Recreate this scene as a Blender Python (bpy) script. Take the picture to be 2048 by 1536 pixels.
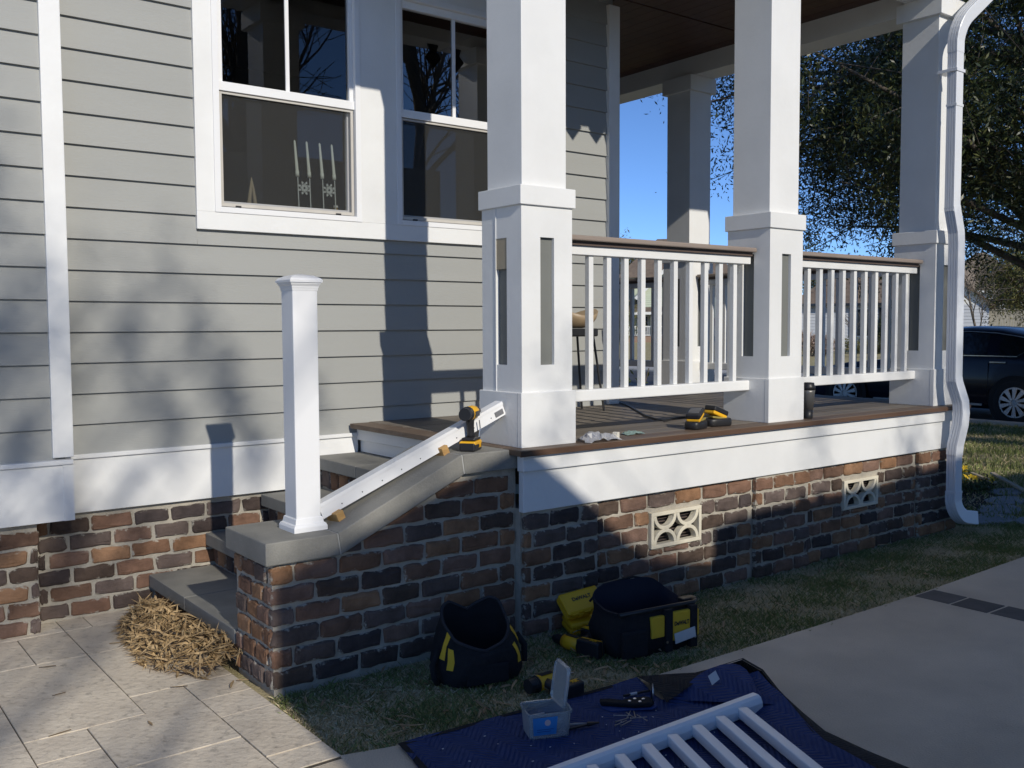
import bpy, bmesh, math, random
import numpy as np
from mathutils import Vector, Matrix, Euler
from math import sin, cos, pi, radians, atan2, sqrt
random.seed(7); RNG = np.random.default_rng(11)
for o in list(bpy.data.objects): bpy.data.objects.remove(o)
S = bpy.context.scene
COL = S.collection
# ------------------------------------------------------------------ camera
CAMZ = 1.45; FPX = 1923.52
yaw, pit, rol = 0.65537109, -0.05921377, -0.00461215
fw = Vector((sin(yaw)*cos(pit), cos(yaw)*cos(pit), sin(pit)))
rt = fw.cross(Vector((0, 0, 1))).normalized(); up = rt.cross(fw)
rt, up = cos(rol)*rt+sin(rol)*up, -sin(rol)*rt+cos(rol)*up
cd = bpy.data.cameras.new('camera'); cam = bpy.data.objects.new('camera', cd); COL.objects.link(cam)
M = Matrix((rt, up, -fw)).transposed().to_4x4(); M.translation = (0, 0, CAMZ); cam.matrix_world = M
cd.sensor_width = 36; cd.sensor_fit = 'HORIZONTAL'; cd.lens = FPX/2048*36; cd.clip_start = .05; cd.clip_end = 3000
S.camera = cam
def ray(px, py): return (px-1024)/FPX*rt-(py-768)/FPX*up+fw
def at(px, py, depth): return Vector((0, 0, CAMZ))+ray(px, py)*depth          # a direction plus a reasoned distance
def onz(px, py, z=0.): d = ray(px, py); return Vector((0, 0, CAMZ))+d*((z-CAMZ)/d.z)
# ------------------------------------------------------------------ light
SD = Vector((.13, 1, -.537)).normalized()                                      # the way sunlight travels
elev = math.asin(-SD.z)
w = bpy.data.worlds.new('World'); S.world = w; w.use_nodes = True
nt = w.node_tree; sky = nt.nodes.new('ShaderNodeTexSky'); sky.sky_type = 'NISHITA'; sky.sun_disc = False
sky.sun_elevation = elev; sky.sun_rotation = atan2(-SD.x, -SD.y) % (2*pi)
sky.air_density = .85; sky.dust_density = 0; sky.ozone_density = 6.5; sky.altitude = 4000
nt.links.new(sky.outputs[0], nt.nodes['Background'].inputs[0]); nt.nodes['Background'].inputs[1].default_value = .136
sl = bpy.data.lights.new('sun', 'SUN'); sl.energy = 3.15; sl.angle = radians(.53); sl.color = (1, .94, .83)
so = bpy.data.objects.new('sun', sl); COL.objects.link(so); so.rotation_euler = SD.to_track_quat('-Z', 'Y').to_euler(); so.location = (0, -20, 20)
S.view_settings.view_transform = 'Standard'; S.view_settings.look = 'None'; S.view_settings.exposure = .2; S.view_settings.gamma = 1
S.view_settings.use_curve_mapping = False
S.render.engine = 'CYCLES'
try: S.cycles.transparent_max_bounces = 16
except Exception: pass
# ------------------------------------------------------------------ materials
MATS = {}
def mat(name, c1, c2=None, rough=.6, scale=8., bump=0., bscale=None, spec=.4, metal=0., rnd=0., stretch=None, detail=4., coords='Object', coat=0., big=None, speck=0.):
    """two-tone noise material with optional relief; rnd shifts brightness per object"""
    if name in MATS: return MATS[name]
    m = bpy.data.materials.new(name); m.use_nodes = True; t = m.node_tree; n = t.nodes; L = t.links
    b = n['Principled BSDF']; b.inputs['Roughness'].default_value = rough; b.inputs['Specular IOR Level'].default_value = spec; b.inputs['Metallic'].default_value = metal
    if coat: b.inputs['Coat Weight'].default_value = coat; b.inputs['Coat Roughness'].default_value = .05
    c2 = c2 or tuple(x*.86 for x in c1)
    tc = n.new('ShaderNodeTexCoord'); mp = n.new('ShaderNodeMapping'); L.new(tc.outputs[coords], mp.inputs[0])
    if stretch: mp.inputs['Scale'].default_value = stretch
    oi = n.new('ShaderNodeObjectInfo'); nz = n.new('ShaderNodeTexNoise'); nz.noise_dimensions = '4D'
    nz.inputs['Scale'].default_value = scale; nz.inputs['Detail'].default_value = detail
    mu = n.new('ShaderNodeMath'); mu.operation = 'MULTIPLY'; mu.inputs[1].default_value = 37.; L.new(oi.outputs['Random'], mu.inputs[0]); L.new(mu.outputs[0], nz.inputs['W'])
    L.new(mp.outputs[0], nz.inputs['Vector'])
    cr = n.new('ShaderNodeValToRGB'); cr.color_ramp.elements[0].position = .32; cr.color_ramp.elements[1].position = .68
    cr.color_ramp.elements[0].color = (*c2, 1); cr.color_ramp.elements[1].color = (*c1, 1); L.new(nz.outputs[0], cr.inputs[0])
    out = cr.outputs[0]
    for (sc_, lo_, hi_, a0, a1) in ([big] if big else [])+([(260., 1-speck, 1+speck*.6, .35, .65)] if speck else []):
        nb = n.new('ShaderNodeTexNoise'); nb.inputs['Scale'].default_value = sc_; nb.inputs['Detail'].default_value = 8; nb.inputs['Roughness'].default_value = .6; L.new(tc.outputs[coords], nb.inputs['Vector'])
        rb = n.new('ShaderNodeMapRange'); rb.inputs[1].default_value = a0; rb.inputs[2].default_value = a1; rb.inputs[3].default_value = lo_; rb.inputs[4].default_value = hi_; L.new(nb.outputs[0], rb.inputs[0])
        vm = n.new('ShaderNodeVectorMath'); vm.operation = 'SCALE'; L.new(out, vm.inputs[0]); L.new(rb.outputs[0], vm.inputs['Scale']); out = vm.outputs[0]
    if rnd:
        hv = n.new('ShaderNodeHueSaturation'); mr = n.new('ShaderNodeMapRange'); mr.inputs[3].default_value = 1-rnd; mr.inputs[4].default_value = 1+rnd
        L.new(oi.outputs['Random'], mr.inputs[0]); L.new(mr.outputs[0], hv.inputs['Value']); L.new(out, hv.inputs['Color']); out = hv.outputs[0]
    L.new(out, b.inputs['Base Color'])
    if bump:
        n2 = n.new('ShaderNodeTexNoise'); n2.inputs['Scale'].default_value = bscale or scale*4; n2.inputs['Detail'].default_value = 5; L.new(mp.outputs[0], n2.inputs['Vector'])
        bp = n.new('ShaderNodeBump'); bp.inputs['Strength'].default_value = bump; bp.inputs['Distance'].default_value = .01
        L.new(n2.outputs[0], bp.inputs['Height']); L.new(bp.outputs[0], b.inputs['Normal'])
    MATS[name] = m; return m
def ramp_mat(name, stops, rough=.85, smear=None, nscale=9., bump=.5):
    """a colour per object chosen from stops, mottled, with pale smears of mortar"""
    m = bpy.data.materials.new(name); m.use_nodes = True; t = m.node_tree; n = t.nodes; L = t.links; b = n['Principled BSDF']
    b.inputs['Roughness'].default_value = rough; b.inputs['Specular IOR Level'].default_value = .2
    oi = n.new('ShaderNodeObjectInfo'); cr = n.new('ShaderNodeValToRGB'); e = cr.color_ramp.elements
    cr.color_ramp.interpolation = 'CONSTANT'
    while len(e) < len(stops): e.new(.5)
    for i, c in enumerate(stops): e[i].position = i/len(stops); e[i].color = (c[0]*.98, c[1]*.90, c[2]*.90, 1)
    L.new(oi.outputs['Random'], cr.inputs[0])
    tc = n.new('ShaderNodeTexCoord'); nz = n.new('ShaderNodeTexNoise'); nz.noise_dimensions = '4D'; nz.inputs['Scale'].default_value = nscale; nz.inputs['Detail'].default_value = 6; nz.inputs['Roughness'].default_value = .65
    mu = n.new('ShaderNodeMath'); mu.operation = 'MULTIPLY'; mu.inputs[1].default_value = 91.; L.new(oi.outputs['Random'], mu.inputs[0]); L.new(mu.outputs[0], nz.inputs['W']); L.new(tc.outputs['Object'], nz.inputs['Vector'])
    mr = n.new('ShaderNodeMapRange'); mr.inputs[1].default_value = .25; mr.inputs[2].default_value = .75; mr.inputs[3].default_value = .5; mr.inputs[4].default_value = 1.45; L.new(nz.outputs[0], mr.inputs[0])
    mx = n.new('ShaderNodeMix'); mx.data_type = 'RGBA'; mx.blend_type = 'MULTIPLY'; mx.inputs[0].default_value = 1; L.new(cr.outputs[0], mx.inputs[6])
    cb = n.new('ShaderNodeCombineColor'); [L.new(mr.outputs[0], cb.inputs[i]) for i in range(3)]; L.new(cb.outputs[0], mx.inputs[7])
    out = mx.outputs[2]
    if smear:
        n3 = n.new('ShaderNodeTexNoise'); n3.noise_dimensions = '4D'; n3.inputs['Scale'].default_value = 24; n3.inputs['Detail'].default_value = 8; n3.inputs['Roughness'].default_value = .7; L.new(mu.outputs[0], n3.inputs['W']); L.new(tc.outputs['Object'], n3.inputs['Vector'])
        r3 = n.new('ShaderNodeMapRange'); r3.inputs[1].default_value = .66; r3.inputs[2].default_value = .74; r3.inputs[4].default_value = .9
        ea = n.new('ShaderNodeAttribute'); ea.attribute_name = 'edge'; em = n.new('ShaderNodeMath'); em.operation = 'MULTIPLY_ADD'; em.inputs[1].default_value = .15; L.new(ea.outputs['Fac'], em.inputs[0]); L.new(n3.outputs[0], em.inputs[2]); L.new(em.outputs[0], r3.inputs[0])
        m3 = n.new('ShaderNodeMix'); m3.data_type = 'RGBA'; L.new(r3.outputs[0], m3.inputs[0]); L.new(out, m3.inputs[6]); m3.inputs[7].default_value = (*smear, 1); out = m3.outputs[2]
    L.new(out, b.inputs['Base Color'])
    n2 = n.new('ShaderNodeTexNoise'); n2.inputs['Scale'].default_value = 60; n2.inputs['Detail'].default_value = 6; L.new(tc.outputs['Object'], n2.inputs['Vector'])
    bp = n.new('ShaderNodeBump'); bp.inputs['Strength'].default_value = bump; bp.inputs['Distance'].default_value = .008; L.new(n2.outputs[0], bp.inputs['Height']); L.new(bp.outputs[0], b.inputs['Normal'])
    MATS[name] = m; return m
def glass_mat(name, tint=(.9, .95, .95), rough=0., refl=1., alpha=None):
    m = bpy.data.materials.new(name); m.use_nodes = True; t = m.node_tree; n = t.nodes; L = t.links
    n.remove(n['Principled BSDF']); out = n['Material Output']
    tr = n.new('ShaderNodeBsdfTransparent'); tr.inputs[0].default_value = (*tint, 1); gl = n.new('ShaderNodeBsdfGlossy'); gl.inputs['Roughness'].default_value = rough
    fr = n.new('ShaderNodeFresnel'); fr.inputs[0].default_value = 1.5; mu = n.new('ShaderNodeMath'); mu.operation = 'MULTIPLY'; mu.inputs[1].default_value = 1.8*refl; mu.use_clamp = True
    L.new(fr.outputs[0], mu.inputs[0]); mx = n.new('ShaderNodeMixShader'); L.new(mu.outputs[0], mx.inputs[0]); L.new(tr.outputs[0], mx.inputs[1]); L.new(gl.outputs[0], mx.inputs[2]); o = mx.outputs[0]
    if alpha:
        df = n.new('ShaderNodeBsdfDiffuse'); df.inputs[0].default_value = (*alpha[:3], 1); m2 = n.new('ShaderNodeMixShader'); m2.inputs[0].default_value = alpha[3]
        L.new(o, m2.inputs[1]); L.new(df.outputs[0], m2.inputs[2]); o = m2.outputs[0]
    L.new(o, out.inputs[0]); MATS[name] = m; return m
WHITE = mat('white_paint', (.80, .80, .785), (.76, .76, .745), rough=.45, scale=3, bump=.08, bscale=45, big=(1.6, .93, 1.01, .30, .55))
VINYL = mat('white_vinyl', (.82, .82, .82), (.80, .80, .80), rough=.28, scale=3)
SIDING = mat('grey_green_siding', (.338, .341, .323), (.318, .321, .304), rough=.6, scale=2.2, bump=.12, bscale=70, rnd=.025, stretch=(.4, 1, 3))
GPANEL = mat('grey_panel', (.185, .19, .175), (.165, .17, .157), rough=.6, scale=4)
BRICK = ramp_mat('tumbled_brick', [(.075, .060, .052), (.19, .115, .070), (.125, .100, .085), (.26, .155, .085), (.068, .058, .055), (.155, .100, .068), (.20, .135, .10), (.095, .072, .055), (.28, .175, .10), (.14, .115, .10), (.20, .125, .085), (.11, .09, .078)], smear=(.43, .40, .335))
MORTAR = mat('mortar', (.46, .42, .35), (.35, .32, .265), rough=.95, scale=16, bump=.7, bscale=70, spec=.1)
CAST = mat('cast_stone_grey', (.27, .262, .235), (.205, .20, .18), rough=.75, scale=5, bump=.2, bscale=90, detail=7, big=(1.8, .85, 1.1, .35, .65), speck=.10)
CREAM = mat('cream_cast_stone', (.72, .66, .52), (.66, .60, .47), rough=.8, scale=9, bump=.2, bscale=80)
DECK = mat('weathered_deck', (.20, .172, .14), (.145, .122, .098), rough=.6, scale=7, bump=.25, bscale=40, rnd=.14, stretch=(.25, 3, 3))
DECKB = mat('stained_deck_edge', (.13, .075, .045), (.095, .052, .032), rough=.5, scale=6, bump=.15, rnd=.05, stretch=(.3, 3, 3))
RAILCAP = mat('brown_rail_cap', (.30, .245, .205), (.25, .20, .17), rough=.5, scale=6, stretch=(.3, 3, 3))
SUBCAP = mat('dark_brown_subrail', (.12, .085, .07), rough=.55)
CEIL = mat('stained_plank_ceiling', (.085, .035, .022), (.055, .022, .015), rough=.5, scale=6, stretch=(.3, 3, 3))
TRAV = mat('travertine', (.68, .60, .48), (.56, .485, .385), rough=.75, scale=7, bump=.5, bscale=38, rnd=.07, detail=10, big=(26., .62, 1.04, .30, .46), speck=.08)
SAND = mat('joint_sand', (.12, .10, .078), (.07, .06, .045), rough=1, scale=50)
CONC = mat('driveway_concrete', (.66, .565, .43), (.56, .48, .365), rough=.85, scale=2.4, bump=.4, bscale=120, detail=10, big=(.9, .80, 1.08, .35, .65), speck=.16)
ASPH = mat('asphalt', (.075, .075, .078), (.055, .055, .058), rough=.9, scale=20, bump=.3)
KERB = mat('kerb_concrete', (.42, .41, .38), rough=.85, scale=8)
PAVD = mat('dark_paver', (.12, .11, .10), (.085, .08, .072), rough=.85, scale=9, bump=.3, rnd=.15)
LAWN = mat('lawn_soil', (.30, .27, .13), (.46, .39, .24), rough=1, scale=3.2, bump=.8, bscale=90, detail=10, spec=.05, coords='Object')
GRASS = mat('grass_green', (.22, .25, .09), (.15, .185, .06), rough=.7, scale=3, spec=.15)
GRASSD = mat('grass_dry', (.66, .56, .36), (.52, .43, .26), rough=.8, scale=6, spec=.1)
DRYL = mat('dry_leaf', (.36, .26, .15), (.22, .155, .085), rough=.7, scale=4, rnd=.3, spec=.2)
BARK = mat('bark', (.16, .135, .11), (.09, .075, .06), rough=.95, scale=14, bump=.6)
BLACKP = mat('black_plastic', (.022, .022, .024), (.016, .016, .018), rough=.42, scale=6)
BLACKF = mat('black_fabric', (.014, .014, .017), (.009, .009, .011), rough=.9, scale=60, bump=.5, bscale=300)
YEL = mat('tool_yellow', (.86, .46, .018), (.76, .40, .016), rough=.4, scale=5)
YELF = mat('yellow_fabric', (.70, .44, .03), (.60, .37, .028), rough=.85, scale=14, bump=.3)
STEEL = mat('steel', (.55, .55, .56), rough=.3, metal=1.)
GREYM = mat('grey_metal', (.30, .30, .31), rough=.45, metal=.6)
PINE = mat('raw_pine', (.55, .34, .13), (.36, .20, .07), rough=.7, scale=5, stretch=(1, 9, 9))
BEIGEW = mat('bare_wood', (.42, .36, .26), (.36, .30, .21), rough=.8, scale=8)
PAPER = mat('paper', (.62, .62, .62), rough=.8)
GLASS = glass_mat('window_glass', (.55, .58, .57))
SCREEN = glass_mat('insect_screen', (.88, .88, .88), refl=.1, rough=.3, alpha=(.12, .12, .115, .24))
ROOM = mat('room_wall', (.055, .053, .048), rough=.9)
# ------------------------------------------------------------------ mesh helpers
class MB:
    def __init__(s): s.v = []; s.f = []
    def add(s, vs, fs):
        k = len(s.v); s.v += [tuple(p) for p in vs]; s.f += [tuple(i+k for i in f) for f in fs]; return s
    def box(s, x0, x1, y0, y1, z0, z1):
        return s.add([(x, y, z) for z in (z0, z1) for y in (y0, y1) for x in (x0, x1)], [(0, 2, 3, 1), (4, 5, 7, 6), (0, 1, 5, 4), (2, 6, 7, 3), (0, 4, 6, 2), (1, 3, 7, 5)])
    def obox(s, c, size, m=None):
        m = m or Matrix.Identity(3); c = Vector(c); a, b, d = [q/2 for q in size]
        vs = [c+m @ Vector((x*a, y*b, z*d)) for z in (-1, 1) for y in (-1, 1) for x in (-1, 1)]
        return s.add(vs, [(0, 2, 3, 1), (4, 5, 7, 6), (0, 1, 5, 4), (2, 6, 7, 3), (0, 4, 6, 2), (1, 3, 7, 5)])
    def bar(s, p0, p1, w_, h_, upv=(0, 0, 1)):
        p0, p1 = Vector(p0), Vector(p1); d = (p1-p0); L = d.length; d /= L; sd = d.cross(Vector(upv)).normalized(); u = sd.cross(d)
        return s.obox((p0+p1)/2, (L, w_, h_), Matrix((d, sd, u)).transposed())
    def tube(s, pts, rad, n=8, caps=True):
        pts = [Vector(p) for p in pts]; rad = rad if isinstance(rad, (list, tuple)) else [rad]*len(pts)
        k = len(s.v); prev = None
        for i, p in enumerate(pts):
            d = (pts[min(i+1, len(pts)-1)]-pts[max(i-1, 0)]).normalized()
            if prev is None: a = d.cross(Vector((0, 0, 1)) if abs(d.z) < .9 else Vector((1, 0, 0))).normalized()
            else: a = (prev-d*prev.dot(d)).normalized()
            prev = a; b = d.cross(a)
            for j in range(n): t = 2*pi*j/n; q = p+(a*cos(t)+b*sin(t))*rad[i]; s.v.append(tuple(q))
        for i in range(len(pts)-1):
            for j in range(n): s.f.append((k+i*n+j, k+i*n+(j+1) % n, k+(i+1)*n+(j+1) % n, k+(i+1)*n+j))
        if caps: s.f.append(tuple(k+j for j in reversed(range(n)))); s.f.append(tuple(k+(len(pts)-1)*n+j for j in range(n)))
        return s
    def lathe(s, prof, n=20, c=(0, 0, 0), ax='z'):
        k = len(s.v)
        for r, h in prof:
            for j in range(n):
                t = 2*pi*j/n; a, b = r*cos(t), r*sin(t)
                p = {'z': (a, b, h), 'x': (h, a, b), 'y': (b, h, a)}[ax]; s.v.append((p[0]+c[0], p[1]+c[1], p[2]+c[2]))
        m = len(prof)
        for i in range(m-1):
            for j in range(n): s.f.append((k+i*n+j, k+i*n+(j+1) % n, k+(i+1)*n+(j+1) % n, k+(i+1)*n+j))
        s.f.append(tuple(k+j for j in reversed(range(n)))); s.f.append(tuple(k+(m-1)*n+j for j in range(n))); return s
    def prism(s, poly, fn, t0, t1):
        """extrude a 2-D polygon: fn(u, v, t) -> xyz"""
        n = len(poly); k = len(s.v); s.v += [tuple(fn(u, v, t0)) for u, v in poly]+[tuple(fn(u, v, t1)) for u, v in poly]
        s.f.append(tuple(k+i for i in range(n))); s.f.append(tuple(k+n+i for i in reversed(range(n))))
        for i in range(n): j = (i+1) % n; s.f.append((k+i, k+n+i, k+n+j, k+j))
        return s
    def loft(s, rings, close=True, cap0=False, cap1=False):
        k = len(s.v); n = len(rings[0])
        for r in rings: s.v += [tuple(p) for p in r]
        for i in range(len(rings)-1):
            for j in range(n if close else n-1): s.f.append((k+i*n+j, k+i*n+(j+1) % n, k+(i+1)*n+(j+1) % n, k+(i+1)*n+j))
        if cap0: s.f.append(tuple(k+j for j in reversed(range(n))))
        if cap1: s.f.append(tuple(k+(len(rings)-1)*n+j for j in range(n)))
        return s
    def mesh(s, name, m=None, smooth=False, fixn=True):
        me = bpy.data.meshes.new(name); me.from_pydata(s.v, [], s.f)
        if fixn and len(s.f) < 4000:
            bm = bmesh.new(); bm.from_mesh(me); bmesh.ops.recalc_face_normals(bm, faces=bm.faces); bm.to_mesh(me); bm.free()
        if smooth: me.polygons.foreach_set('use_smooth', [True]*len(me.polygons))
        if m: me.materials.append(m)
        return me
    def obj(s, name, m, parent=None, smooth=False, bev=0., loc=None, seg=2):
        o = bpy.data.objects.new(name, s.mesh(name, m, smooth)); return link(o, parent, bev, loc, seg)
def link(o, parent=None, bev=0., loc=None, seg=2):
    COL.objects.link(o)
    if parent: o.parent = parent
    if loc is not None: o.location = loc
    if bev:
        md = o.modifiers.new('bevel', 'BEVEL'); md.width = bev; md.segments = seg; md.limit_method = 'ANGLE'; md.angle_limit = radians(40)
    return o
def tag(o, label, cat, group=None):
    o['label'] = label; o['category'] = cat
    if group: o['group'] = group
    return o
def thing(name, label, cat, loc=(0, 0, 0), rz=0, group=None):
    o = bpy.data.objects.new(name, None); COL.objects.link(o); o.location = loc; o.rotation_euler = (0, 0, rz); o.empty_display_size = .1
    return tag(o, label, cat, group)
def struct(o, k='structure'): o['kind'] = k; return o
def box(name, m, parent, x0, x1, y0, y1, z0, z1, bev=0.): return MB().box(x0, x1, y0, y1, z0, z1).obj(name, m, parent, bev=bev)
def copy_tree(o, parent=None):
    c = o.copy(); COL.objects.link(c)
    if parent: c.parent = parent
    for ch in list(o.children): copy_tree(ch, c)
    return c
def text(name, body, size, m, parent, mw, depth=.0006, xs=1., bold=0.):
    cu = bpy.data.curves.new(name, 'FONT'); cu.body = body; cu.size = size; cu.align_x = 'CENTER'; cu.align_y = 'CENTER'; cu.extrude = depth; cu.offset = bold; cu.resolution_u = 3
    tmp = bpy.data.objects.new('tmp', cu); COL.objects.link(tmp); bpy.context.view_layer.update()
    me = bpy.data.meshes.new_from_object(tmp.evaluated_get(bpy.context.evaluated_depsgraph_get())); bpy.data.objects.remove(tmp)
    me.materials.clear(); me.materials.append(m); me.transform(Matrix.Diagonal((xs, 1, 1, 1))); o = bpy.data.objects.new(name, me); COL.objects.link(o); o.parent = parent
    o.matrix_local = mw; return o
# ------------------------------------------------------------------ bricks
def brick_mesh(uv0, uv1, fn, top, seed, d=.03):
    r = random.Random(seed); u0, v0 = uv0; u1, v1 = uv1; du, dv = u1-u0, v1-v0
    pts = []
    c = .008
    base = [(c, 0), (du*.27, 0), (du*.5, 0), (du*.75, 0), (du-c, 0), (du, c), (du, dv-c), (du-c, dv), (du*.72, dv), (du*.5, dv), (du*.26, dv), (c, dv), (0, dv-c), (0, c)]
    for a, b in base:
        a += r.uniform(-.006, .005); b += r.uniform(-.0048, .0042); u, v = u0+a, v0+b
        if top: v = min(v, top(u))
        pts.append((u, v))
    n = len(pts); cu, cv = (u0+u1)/2, (v0+v1)/2
    if top: cv = sum(p[1] for p in pts)/n
    C = fn(cu, cv, 0); vs = []
    nz = r.uniform(-.003, .003)
    for k, (ins, t) in enumerate(((.016, .0012), (.0055, -.0005), (0, -.008), (-.001, -d))):
        for u, v in pts:
            a, b = cu+(u-cu)*(1-ins*2/max(du, .03)), cv+(v-cv)*(1-ins*2/max(dv, .03))
            p = fn(a, b, t+nz+(r.uniform(-.0022, .0022) if k < 2 else 0)); vs.append(tuple(p[i]-C[i] for i in range(3)))
    fs = [tuple(range(n))]
    for k in range(3):
        for i in range(n): j = (i+1) % n; fs.append((k*n+i, (k+1)*n+i, (k+1)*n+j, k*n+j))
    mb = MB(); mb.v = vs; mb.f = fs; me = mb.mesh('brick', BRICK)
    at_ = me.attributes.new('edge', 'FLOAT', 'POINT'); at_.data.foreach_set('value', [(0., .7, 1., 1.)[q//n] for q in range(4*n)])
    return me, C
def bricks(parent, fn, u0, u1, v0, v1, seed, top=None, holes=(), L=.203, course=.0845, j=.0145, phase=0.):
    r = random.Random(seed); i = 0; v = v0; cnt = 0
    while v < v1-.02:
        a, b = v+j/2, min(v+course-j/2, v1-j/2); u = u0-(L/2 if (i % 2) else 0)-phase
        while u < u1-.015:
            Lb = L+r.uniform(-.012, .012); ua, ub = max(u, u0)+j*.5, min(u+Lb, u1)-j*.5; u += Lb
            segs = [(ua, ub, a, b)]
            for (h0, h1, k0, k1) in holes:
                ns = []
                for (p, q, c, d) in segs:
                    if q <= h0 or p >= h1 or d <= k0 or c >= k1: ns.append((p, q, c, d)); continue
                    if p < h0: ns.append((p, h0-.006, c, d))
                    if q > h1: ns.append((h1+.006, q, c, d))
                    if c < k0-.028: ns.append((max(p, h0), min(q, h1), c, k0-.008))
                    if d > k1+.028: ns.append((max(p, h0), min(q, h1), k1+.008, d))
                segs = ns
            for (p, q, c, d) in segs:
                if q-p < .028 or d-c < .02: continue
                t2 = None
                if top:
                    if min(top(p), top(q)) < c+.018 and max(top(p), top(q)) < c+.03: continue
                    t2 = lambda uu, c=c: max(top(uu), c+.008)
                me, C = brick_mesh((p, c), (q, d), fn, t2, r.random())
                o = bpy.data.objects.new('brick', me); COL.objects.link(o); o.parent = parent; o.location = C; cnt += 1
        v += course; i += 1
    return cnt
PY = lambda y: (lambda u, v, t: (u, y-t, v))        # wall facing -y
NX = lambda x: (lambda u, v, t: (x-t, u, v))        # wall facing -x
# ================================================================== SETTING: ground
GZ = -.02
def sheet(name, poly, z, m, th=0.):
    mb = MB(); mb.prism(poly, lambda u, v, t: (u, v, t), z-th if th else z-.001, z) if th else mb.add([(x, y, z) for x, y in poly], [tuple(range(len(poly)))])
    return struct(mb.obj(name, m))
sheet('ground', [(-400, -400), (600, -400), (600, 600), (-400, 600)], GZ, LAWN)
edge = [(1.475, 2.885), (1.67, 2.832), (2.1, 2.785), (2.77, 2.752), (3.6, 2.735), (4.9, 2.725), (6.2, 2.765), (9, 2.75), (14.2, 2.75)]
sheet('driveway', [(-6, 2.86), (1.47, 2.86)]+edge+[(14.2, -1.6), (-6, -1.6)], 0, CONC, .12)
st = sheet('street', [(14.32, -60), (22.5, -60), (22.5, 140), (14.32, 140)], GZ+.006, ASPH)
for a, b, nm in ((14.2, 14.32, 'kerb'), (22.5, 22.62, 'kerb')): struct(box(nm, KERB, None, a, b, 3.0, 140, -.1, .04, .015))
sheet('sidewalk', [(23.6, -60), (25.2, -60), (25.2, 140), (23.6, 140)], GZ+.006, KERB)
# soldier strip of dark pavers set across the driveway
st = thing('paver_strip', 'strip of dark pavers set across the concrete driveway', 'pavers', (4.9, 2.2, 0))
for i in range(18):
    MB().box(-.1, .1, -.095, .095, -.03, .003).obj('paver', PAVD, st, bev=.006, loc=(random.uniform(-.006, .006), .42-i*.2, 0))
# patio of travertine pavers on a sand bed
pat = thing('patio', 'pale travertine paver patio at the foot of the steps', 'patio')
box('sand_bed', SAND, pat, -3, 1.478, 2.87, 5.3, -.12, -.005)
G = .2095; X0, Y0 = .643, 3.03
P = [(3, 2, 1, 1), (3, 3, 1, 1), (3, 0, 1, 2), (2, 3, 1, 1), (1, 1, 2, 2), (0, 2, 1, 1), (0, 0, 1, 2), (1, -1, 2, 2), (2, 4, 2, 3), (0, 3, 2, 2), (0, 5, 2, 2), (1, 7, 1, 2), (-1, 7, 2, 2), (2, 7, 2, 2), (2, 9, .6, 1.2), (2.6, 9, 1.4, 1.2),
     (0, -1, 1, 1), (3, -1, 1, 1), (-1, 9, 3, 1.2), (-2, 5, 2, 2), (-1, 3, 1, 2), (-2, 3, 1, 1), (-2, 4, 1, 1), (-2, 7, 1, 2), (-2, 1, 2, 2), (-2, -1, 2, 2), (-4, 3, 2, 3), (-4, 6, 2, 2), (-4, 1, 2, 2), (-4, -1, 2, 2), (-4, 8, 2, 2), (-6, 0, 2, 3), (-6, 3, 2, 3), (-6, 6, 2, 3)]
for (i, j, a, b) in P:
    x0, x1 = X0+i*G+.0024, X0+(i+a)*G-.0024; y0, y1 = max(Y0+j*G, 2.885)+.0024, Y0+(j+b)*G-.0024
    cx, cy = (x0+x1)/2, (y0+y1)/2; hx, hy = (x1-x0)/2, (y1-y0)/2
    MB().box(-hx, hx, -hy, hy, -.03, random.uniform(-.0015, .0015)).obj('paver', TRAV, pat, bev=.001, loc=(cx, cy, 0))
# ================================================================== HOUSE
H = thing('house', 'grey-green lap-sided house with white double window and brick foundation', 'house', (2, 5.3, 0))
H.location = (0, 0, 0)
def board(name, m, parent, x0, x1, z0, z1, y, tilt=.017, th=.010):
    MB().add([(x0, y, z0), (x1, y, z0), (x1, y+th+tilt, z0), (x0, y+th+tilt, z0), (x0, y+tilt, z1), (x1, y+tilt, z1), (x1, y+th+tilt, z1), (x0, y+th+tilt, z1)],
             [(0, 1, 5, 4), (0, 3, 2, 1), (0, 4, 7, 3), (1, 2, 6, 5), (4, 5, 6, 7), (3, 7, 6, 2)]).obj(name, m, parent)
E_ = .1534
WX0, WX1 = 1.807, 4.015
for k in range(-1, 22):
    z0 = .970+k*E_; z1 = z0+E_+.012
    seg = [(1.10, 4.79)]
    if z1-.012 > 1.98: seg = [(1.10, WX0+.004), (WX1-.004, 4.79)]
    if z0 > 3.53: seg = [(1.10, 4.79)]
    for a, b in seg: board('siding_board', SIDING, H, a, b, z0+.0055, z1, 5.086)
    if z0 < 1.97 < z1-.012: board('siding_board', SIDING, H, WX0+.005, WX1-.005, z0+.0055, 1.976, 5.086, .0145)
    board('siding_board', SIDING, H, -1.2, 1.05, z0+.0055, z1, 4.936)
wb = MB(); wb.box(-1.2, 1.10, 4.972, 5.2, .54, 4.36); wb.box(1.10, 1.90, 5.122, 5.25, .1, 4.36); wb.box(3.92, 4.86, 5.122, 5.25, .6, 4.36); wb.box(1.90, 3.92, 5.122, 5.25, .1, 2.06); wb.box(1.90, 3.92, 5.122, 5.25, 3.46, 4.36); wb.box(4.74, 4.868, 5.25, 12, .1, 4.36)
wb.obj('wall', SIDING, H)
box('corner_board', WHITE, H, 4.777, 4.880, 5.066, 5.17, .887, 3.72, .003)
box('corner_board', WHITE, H, 1.036, 1.129, 4.922, 5.13, .838, 4.36, .003)
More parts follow.
